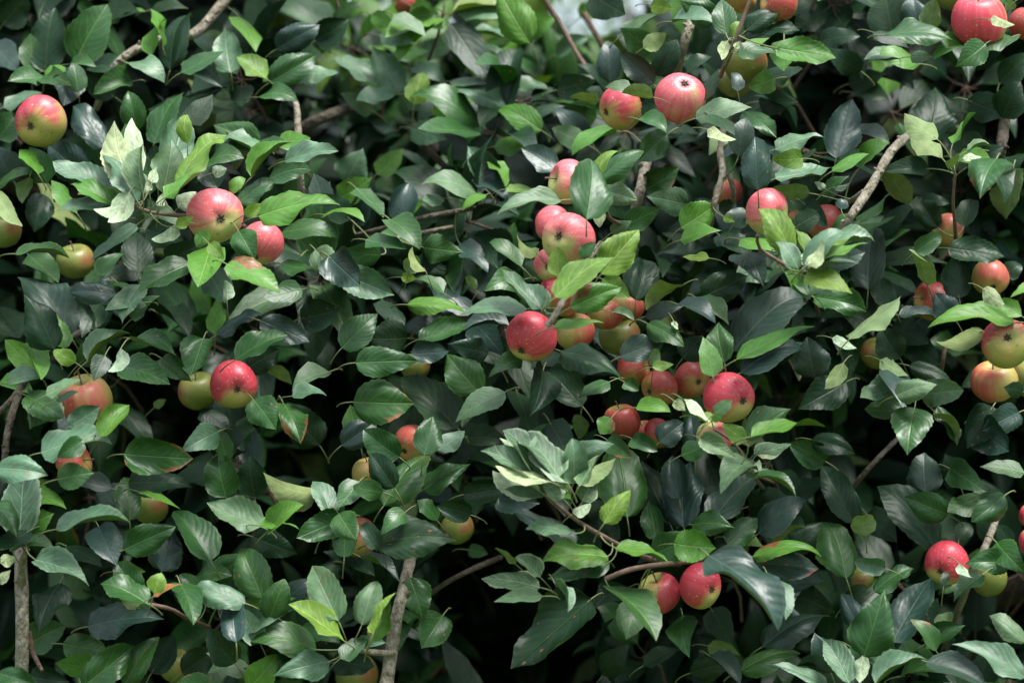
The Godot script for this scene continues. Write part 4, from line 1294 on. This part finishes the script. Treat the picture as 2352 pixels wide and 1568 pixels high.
	branch("twig", [v(340, 1388, -10), v(390, 1398, -9), v(430, 1420, -6), v(480, 1440, 4)], [5, 5, 5, 5], twig_mat, tree, 3)
	branch("twig", [v(66, 1450, -4), v(76, 1500, -4), v(96, 1540, -5)], [5, 6, 4], twig_mat, tree, 2)
	branch("twig", [v(1740, 1250, 4), v(1770, 1200, 6)], [4, 4], twig_mat, tree, 0)
	branch("twig", [v(2210, 1265, 2), v(2212, 1310, 0), v(2215, 1340, -2)], [4, 4, 4], twig_mat, tree, 1)
	branch("twig", [v(1390, 1330, -13), v(1440, 1310, -12), v(1490, 1300, -11), v(1560, 1292, -8), v(1640, 1285, 2)], [6, 6, 6, 9, 10], twig_mat, tree, 4)
	branch("twig", [v(1000, 960, 4), v(1050, 900, 6), v(1090, 870, 10)], [4, 4, 4], twig_mat, tree, 1)
	branch("twig", [v(1340, 30, 40), v(1380, 100, 40), v(1400, 170, 42)], [7, 6, 5], twig_mat, tree, 1)
	branch("twig", [v(1240, -20, 30), v(1290, 60, 30), v(1330, 130, 28), v(1360, 170, 26)], [6, 6, 5, 5], twig_mat, tree, 1)
	branch("twig", [v(950, 300, 22), v(970, 330, 22), v(1030, 390, 24), v(1090, 440, 30)], [7, 8, 8, 7], bark_dark, tree, 1)
	branch("twig", [v(1730, -20, -10), v(1712, 30, -10), v(1690, 90, -10), v(1672, 135, -9), v(1655, 175, -4)], [4, 5, 6, 6, 6], twig_mat, tree, 2)
	branch("twig", [v(1740, 540, -14), v(1745, 570, -13), v(1790, 600, -13), v(1830, 625, -13), v(1862, 650, -8), v(1880, 720, 6)], [4, 5, 5, 5, 5, 6], twig_mat, tree, 2)
	branch("twig", [v(1700, 1070, -14), v(1712, 1085, -13), v(1735, 1090, -10), v(1780, 1110, 4)], [3, 4, 4, 4], twig_mat, tree, 1)
	branch("twig", [v(480, 610, -10), v(474, 580, -9), v(470, 540, -4)], [4, 4, 5], twig_mat, tree, 1)
	# young shoots that stand out before the crown
	shoot(330, 430, 190, [v(300, 470, -11), v(340, 486, -11), v(400, 494, -9), v(460, 500, -4), v(560, 520, 8)], [4, 5, 5, 6, 7], twig_mat)
	shoot(1300, 680, 190, [v(1255, 750, -14), v(1268, 735, -14), v(1285, 705, -13), v(1310, 660, -10), v(1340, 610, -6), v(1380, 560, 6)], [7, 8, 9, 8, 8, 8], bark)
	shoot(1260, 1150, 190, [v(1225, 1112, -15), v(1280, 1160, -14), v(1340, 1205, -13), v(1420, 1250, -11), v(1500, 1285, -8), v(1560, 1295, -4)], [3, 5, 6, 6, 7, 8], twig_mat)
	shoot(1850, 590, 130, [v(1870, 570, -15), v(1860, 610, -14), v(1845, 640, -12), v(1850, 690, -4)], [3, 4, 5, 5], twig_mat)
	shoot(2190, 440, 110, [v(2195, 400, -6), v(2190, 460, -5), v(2194, 510, -3), v(2200, 600, 6)], [3, 4, 5, 6], twig_mat)
	shoot(1690, 1030, 110, [v(1640, 985, -14), v(1690, 1020, -13), v(1720, 1075, -12), v(1760, 1130, 2)], [3, 4, 5, 5], twig_mat)
	shoot(60, 1270, 120, [v(58, 1225, -11), v(60, 1262, -11), v(50, 1290, -8), v(48, 1340, -6)], [4, 6, 9, 12], bark)
	shoot(1380, 480, 110, [v(1390, 470, -10), v(1400, 500, -7), v(1440, 520, 2)], [4, 5, 6], twig_mat)

func openings() -> void:
	hollow(1900, 240, 110, 3.75)
	hollow(1780, 330, 60, 3.6)
	hollow(2020, 960, 110, 3.6)
	hollow(1850, 1000, 70, 3.5)
	hollow(1200, 1480, 150, 3.9)
	hollow(1080, 1400, 110, 3.8)
	hollow(1180, 1260, 80, 3.6)
	hollow(1700, 1490, 130, 3.5)
	hollow(2320, 1420, 90, 3.6)
	hollow(380, 910, 60, 3.6)
	hollow(420, 980, 60, 3.6)
	hollow(500, 720, 60, 3.5)
	hollow(120, 1400, 50, 3.5)
	hollow(1520, 1050, 60, 3.5)
	hollow(1000, 170, 70, 3.9)
	hollow(1000, 900, 30, 3.4)
	hollow(1345, 50, 75, 6.0)
	hollow(1300, 110, 40, 6.0)
	hollow(660, 25, 30, 6.0)
	hollow(730, 75, 30, 6.0)

func hang_apples() -> void:
	apple("half", 92, 279, 61, 2, -0.34, 0.3, "yellow apple with red streaked top, alone at the far left of the tree", -0.6, 1.0)
	apple("pink", 493, 495, 65, -7, 0.35, 0.17, "large pink apple with pale base and open calyx by the woolly young shoot", -0.2, 1.0)
	apple("pink", 600, 558, 52, -3, -0.3, 0.8, "pink and yellow apple half hidden by a leaf, right behind the large pink one", 0.6, 0.9)
	apple("half", 1425, 247, 54, 0, -0.85, 0.3, "red and olive apple capped by two leaves, left of the speckled pink apple", -0.4, 1.0)
	apple("rosy", 1563, 224, 59, -3, 0.15, -0.58, "round speckled pink apple under the dark leaves at the upper right of centre", 0.0, 1.0)
	apple("pink", 1306, 418, 53, -5, 2.0, 0.5, "pink apple partly behind a dark veined leaf, topmost of the central cluster", -0.5, 1.0)
	apple("pink", 1270, 516, 44, 5, -2.0, 0.4, "pink apple mostly hidden behind the largest one of the central cluster", -0.5, 1.0)
	apple("pink", 1305, 548, 61, -9, -0.48, -0.1, "largest pink apple of the central cluster, its calyx facing left", 0.3, 1.0)
	apple("pink", 1268, 608, 42, -2, -0.3, 0.15, "small pink apple with dark calyx peeping out below the largest one of the central cluster", -0.6, 0.6)
	apple("crimson", 1275, 672, 40, -2, 2.0, 0.5, "rosy apple nearly covered by the yellow-green leaves above the deep red apple", -0.5, 1.0)
	apple("crimson", 1220, 774, 59, -10, -0.5, 0.68, "deep red apple with pale specks hanging below silvery leaves in the middle", -0.2, 1.0)
	apple("peach", 1322, 762, 46, -1, 0.3, 1.8, "yellow apple tucked behind the right side of the deep red speckled apple", 0.7, 0.6)
	apple("green", 1424, 772, 48, 7, 0.4, 1.8, "shaded olive apple above the dark glossy leaves, right of the yellow one", 0.5, 1.0)
	apple("orange", 1455, 848, 40, 1, -2.0, 0.6, "orange red apple furthest left in the row of four by the glossy leaves", 0.2, 1.0)
	apple("orange", 1515, 891, 44, -2, -0.75, 0.25, "orange red apple with small specks, second in the row of four", 0.2, 1.0)
	apple("orange", 1590, 872, 43, 0, 0.42, 0.15, "orange red apple with a clear calyx touching the bright crimson one", -0.2, 1.0)
	apple("crimson", 1675, 913, 57, -10, 0.56, 0.12, "bright crimson apple behind a small leaf, right end of the row of four", -0.3, 1.0)
	apple("pink", 1763, 485, 54, -5, 0.6, 0.15, "shiny pink apple with a yellow-green leaf before it, left of the bare bent branch", -0.2, 1.0)
	apple("orange", 1897, 512, 43, 5, 2.0, 0.5, "red apple with only its top showing behind leaves beside the bent branch", 0.2, 1.0)
	apple("orange", 1790, 8, 45, 0, 2.0, 0.6, "orange red apple cut off by the top edge, above the spotted leaf", 0.4, 0.8)
	apple("orange", 1700, -10, 42, 3, -2.0, 0.6, "shaded orange apple at the top edge, behind the purple twig", 0.2, 1.0)
	apple("green", 1712, 145, 50, 6, 0.3, 1.8, "dull green apple with a red flank, hanging in shade under the purple twig", 0.9, 0.3)
	apple("green", 1688, 186, 42, 10, -0.4, 1.8, "olive green apple in deep shade below and left of the dull green one", 0.9, 0.2)
	apple("crimson", 2250, 48, 64, -2, 0.2, 1.6, "big dark red apple with a torn pale leaf on it near the top right corner", -0.4, 1.0)
	apple("orange", 2362, 55, 46, 2, -0.4, 1.6, "apple cut off by the right edge next to the big dark red one", -0.2, 1.0)
	apple("green", 2190, -14, 44, 8, 0.3, 1.8, "green apple cut off by the top edge above the big dark red one", 0.2, 1.0)
	apple("half", 2312, 788, 58, -9, -0.12, -0.3, "dusky pink and olive apple on top of another at the right edge, calyx facing us", -0.3, 1.0)
	apple("peach", 2284, 876, 56, -5, 0.3, 1.7, "olive apple with pink flush, lower one of the pair at the right edge", -0.6, 0.8)
	apple("green", 2370, 868, 46, 2, 0.3, 1.7, "olive apple cut off by the right edge beside the stacked pair", -0.6, 0.8)
	apple("peach", 2276, 637, 43, 2, 0.02, 0.62, "dull orange and green apple in shade above the hairy leaf near the right edge", 0.5, 1.0)
	apple("orange", 2143, 690, 45, 2, 2.0, 0.5, "orange apple with only its top showing above two slate leaves at the right", 0.0, 1.0)
	apple("peach", 2178, 528, 38, 4, 2.0, 0.6, "narrow strip of orange apple hanging in the dark leaves of the right side", 0.2, 1.0)
	apple("crimson", 2175, 1293, 51, -5, -0.5, 0.4, "dark red apple near the lower right with a pale calyx and green base", 0.1, 1.0)
	apple("green", 2270, 1325, 44, 6, 0.3, 1.7, "green apple in shade to the right of the dark red one at the lower right", -0.6, 0.5)
	apple("half", 1514, 1363, 51, -6, 0.4, 1.7, "red and yellow apple, left one of the pair hanging under the lower twig", 0.1, 1.0)
	apple("crimson", 1610, 1345, 53, -8, 0.58, 0.12, "red apple with dark calyx, right one of the pair beside the largest leaf", -0.6, 0.9)
	apple("half", 2374, 1185, 34, -2, 0.3, 1.7, "apple sliver at the right edge, upper of two beside the dark leaves", -0.6, 0.8)
	apple("half", 2377, 1245, 36, -3, 0.3, 1.7, "apple sliver at the right edge, lower of two beside the dark leaves", -0.6, 0.8)
	apple("green", 454, 898, 46, 6, 0.3, 1.8, "yellow-green apple pressed against the left side of a round red one", -0.9, 0.1)
	apple("crimson", 536, 883, 55, -2, 0.28, 0.2, "round red apple with green base and star shaped calyx beside the yellow-green one", -0.1, 1.0)
	apple("peach", 196, 918, 63, -5, 0.4, 1.8, "big peach coloured apple behind torn leaves at the left", -0.3, 1.0)
	apple("orange", 168, 1062, 46, -6, -2.0, 0.5, "red apple showing as a small patch between leaves at the lower left", 0.0, 1.0)
	apple("peach", 948, 1018, 46, -2, -0.55, 0.5, "peach apple with a dark calyx half hidden by an upright dark leaf", 0.2, 1.0)
	apple("peach", 848, 1088, 40, -2, 0.3, 1.8, "yellow apple with a faint orange flush between dark leaves left of the bare branch", 0.6, 0.6)
	apple("peach", 826, 1235, 46, 0, 2.0, 0.5, "yellow apple behind small leaves, left of the long spotted leaf above the bare branch", 0.4, 0.6)
	apple("green", 1050, 1213, 40, 1, 0.3, 1.8, "golden olive apple at the tip of a long dark leaf above the bare branch", 0.8, 0.6)
	apple("green", 954, 843, 34, 6, 0.3, 1.8, "yellow-green apple peeping out at the tip of an oval leaf, left of centre", 0.5, 1.0)
	apple("green", 2018, 812, 42, 7, -0.3, 1.8, "dull green apple between dark leaves under the pale leaf underside", -0.5, 0.5)
	apple("green", 172, 600, 44, 7, 0.15, 1.5, "olive apple with a brown bruise behind leaves at the left", 0.4, 1.0)
	apple("green", 8, 530, 42, 8, 0.3, 1.8, "yellow apple cut off by the left edge below the pale withered leaf", 0.4, 1.0)
	apple("orange", 1430, 968, 42, 0, 0.5, 1.7, "orange apple in the dark hollow under the row of four", -0.2, 1.0)
	apple("orange", 1512, 995, 36, 0, -2.0, 0.6, "orange red apple half covered by a slate leaf, lowest under the row of four", -0.2, 1.0)
	apple("orange", 1478, 992, 28, 6, 0.5, 1.7, "little red apple deep between the two orange ones under the row of four", -0.2, 1.0)
	apple("peach", 1390, 722, 40, 3, 0.3, 1.8, "pale yellow apple just below the spotted yellow-green leaf, right of the gnarled spur", 0.7, 0.6)
	apple("peach", 1440, 705, 40, 8, 0.3, 1.8, "shaded orange apple behind the pale narrow leaf, right of the pale yellow one", 0.5, 1.0)
	apple("orange", 1303, 692, 36, -1, 2.0, 0.6, "orange apple behind the gnarled grey spur of the central cluster", 0.5, 1.0)
	apple("orange", 930, 8, 26, 34, 2.0, 0.6, "small blurred orange apple at the top edge, left of the middle", 0.2, 1.0)
	apple("green", 1978, 1330, 30, 6, -0.3, 1.8, "yellow apple with a dark hole showing under a small cupped leaf at the lower right", 0.2, 1.0)
	apple("green", 820, 1550, 50, 16, 0.3, 1.8, "shaded yellow apple at the bottom edge beside the bare branch", 0.3, 1.0)
	apple("green", 405, 1530, 40, 14, 0.3, 1.8, "blurred yellow apple deep in shade at the bottom edge on the left", 0.3, 1.0)
	apple("green", 345, 1165, 40, 8, 0.3, 1.8, "olive apple in shade under a folded leaf, left of the middle", 0.3, 1.0)
	apple("orange", 1672, 442, 34, 16, 0.3, 1.8, "dim orange apple in shade between two lichen covered twigs", 0.3, 1.0)
	apple("pink", 1642, 1005, 42, -7, 0.3, 1.8, "pink apple showing in small patches behind the frosted leaves of the lower shoot", 0.3, 1.0)

func background() -> void:
	# sunlit shrubs on the far side of the lawn, seen through the thin top of the crown
	for b in [[-0.7, -9.0, 4.1, 1.0, "bright yellow-green shrub behind the thin top of the tree, left one"], [0.5, -10.5, 4.4, 1.3, "bright yellow-green shrub behind the thin top of the tree, middle one"], [-2.2, -10.0, 4.3, 1.3, "green shrub behind the upper left of the apple tree"]]:
		var o := Node3D.new()
		o.name = numbered("garden_shrub")
		o.set_meta("label", b[4])
		o.set_meta("category", "shrub")
		o.set_meta("group", "shrubs beyond the apple tree")
		o.position = Vector3(b[0], 0, b[1])
		add_child(o)
		for k in 3:
			var dx := (k - 1) * 0.25
			limb("stem", [Vector3(dx * 0.3, -0.05, 0), Vector3(dx, b[2] * 0.45, 0.1 * k), Vector3(dx * 2.2, b[2] * 0.85, 0.0)], [0.03, 0.02, 0.008], bark, o, 6, 0)
		for i in 2000:
			var dir := Vector3(rng.randfn(), rng.randfn(), rng.randfn()).normalized()
			var p: Vector3 = Vector3(0, b[2] * 0.55, 0) + dir * Vector3(b[3], b[2] * 0.46, b[3]) * pow(rng.randf(), 0.45) * (0.85 + 0.25 * sin(dir.x * 7.0) * cos(dir.y * 6.0))
			var axis := (dir + Vector3(rng.randf_range(-0.7, 0.7), rng.randf_range(-0.5, 0.5), rng.randf_range(-0.7, 0.7))).normalized()
			var top := Vector3(rng.randf_range(-0.6, 0.6), 1, rng.randf_range(-0.6, 0.6))
			top = (top - axis * top.dot(axis)).normalized()
			var length := rng.randf_range(0.07, 0.12)
			add_fill(mats[["Y0", "G0", "Y1", "G1", "M0"][rng.randi() % 5]], fill_shapes[14 + rng.randi() % 4], Transform3D(Basis(axis.cross(top) * length * 0.5, axis * length, top * length), p))
		commit_pools("leaves", o)
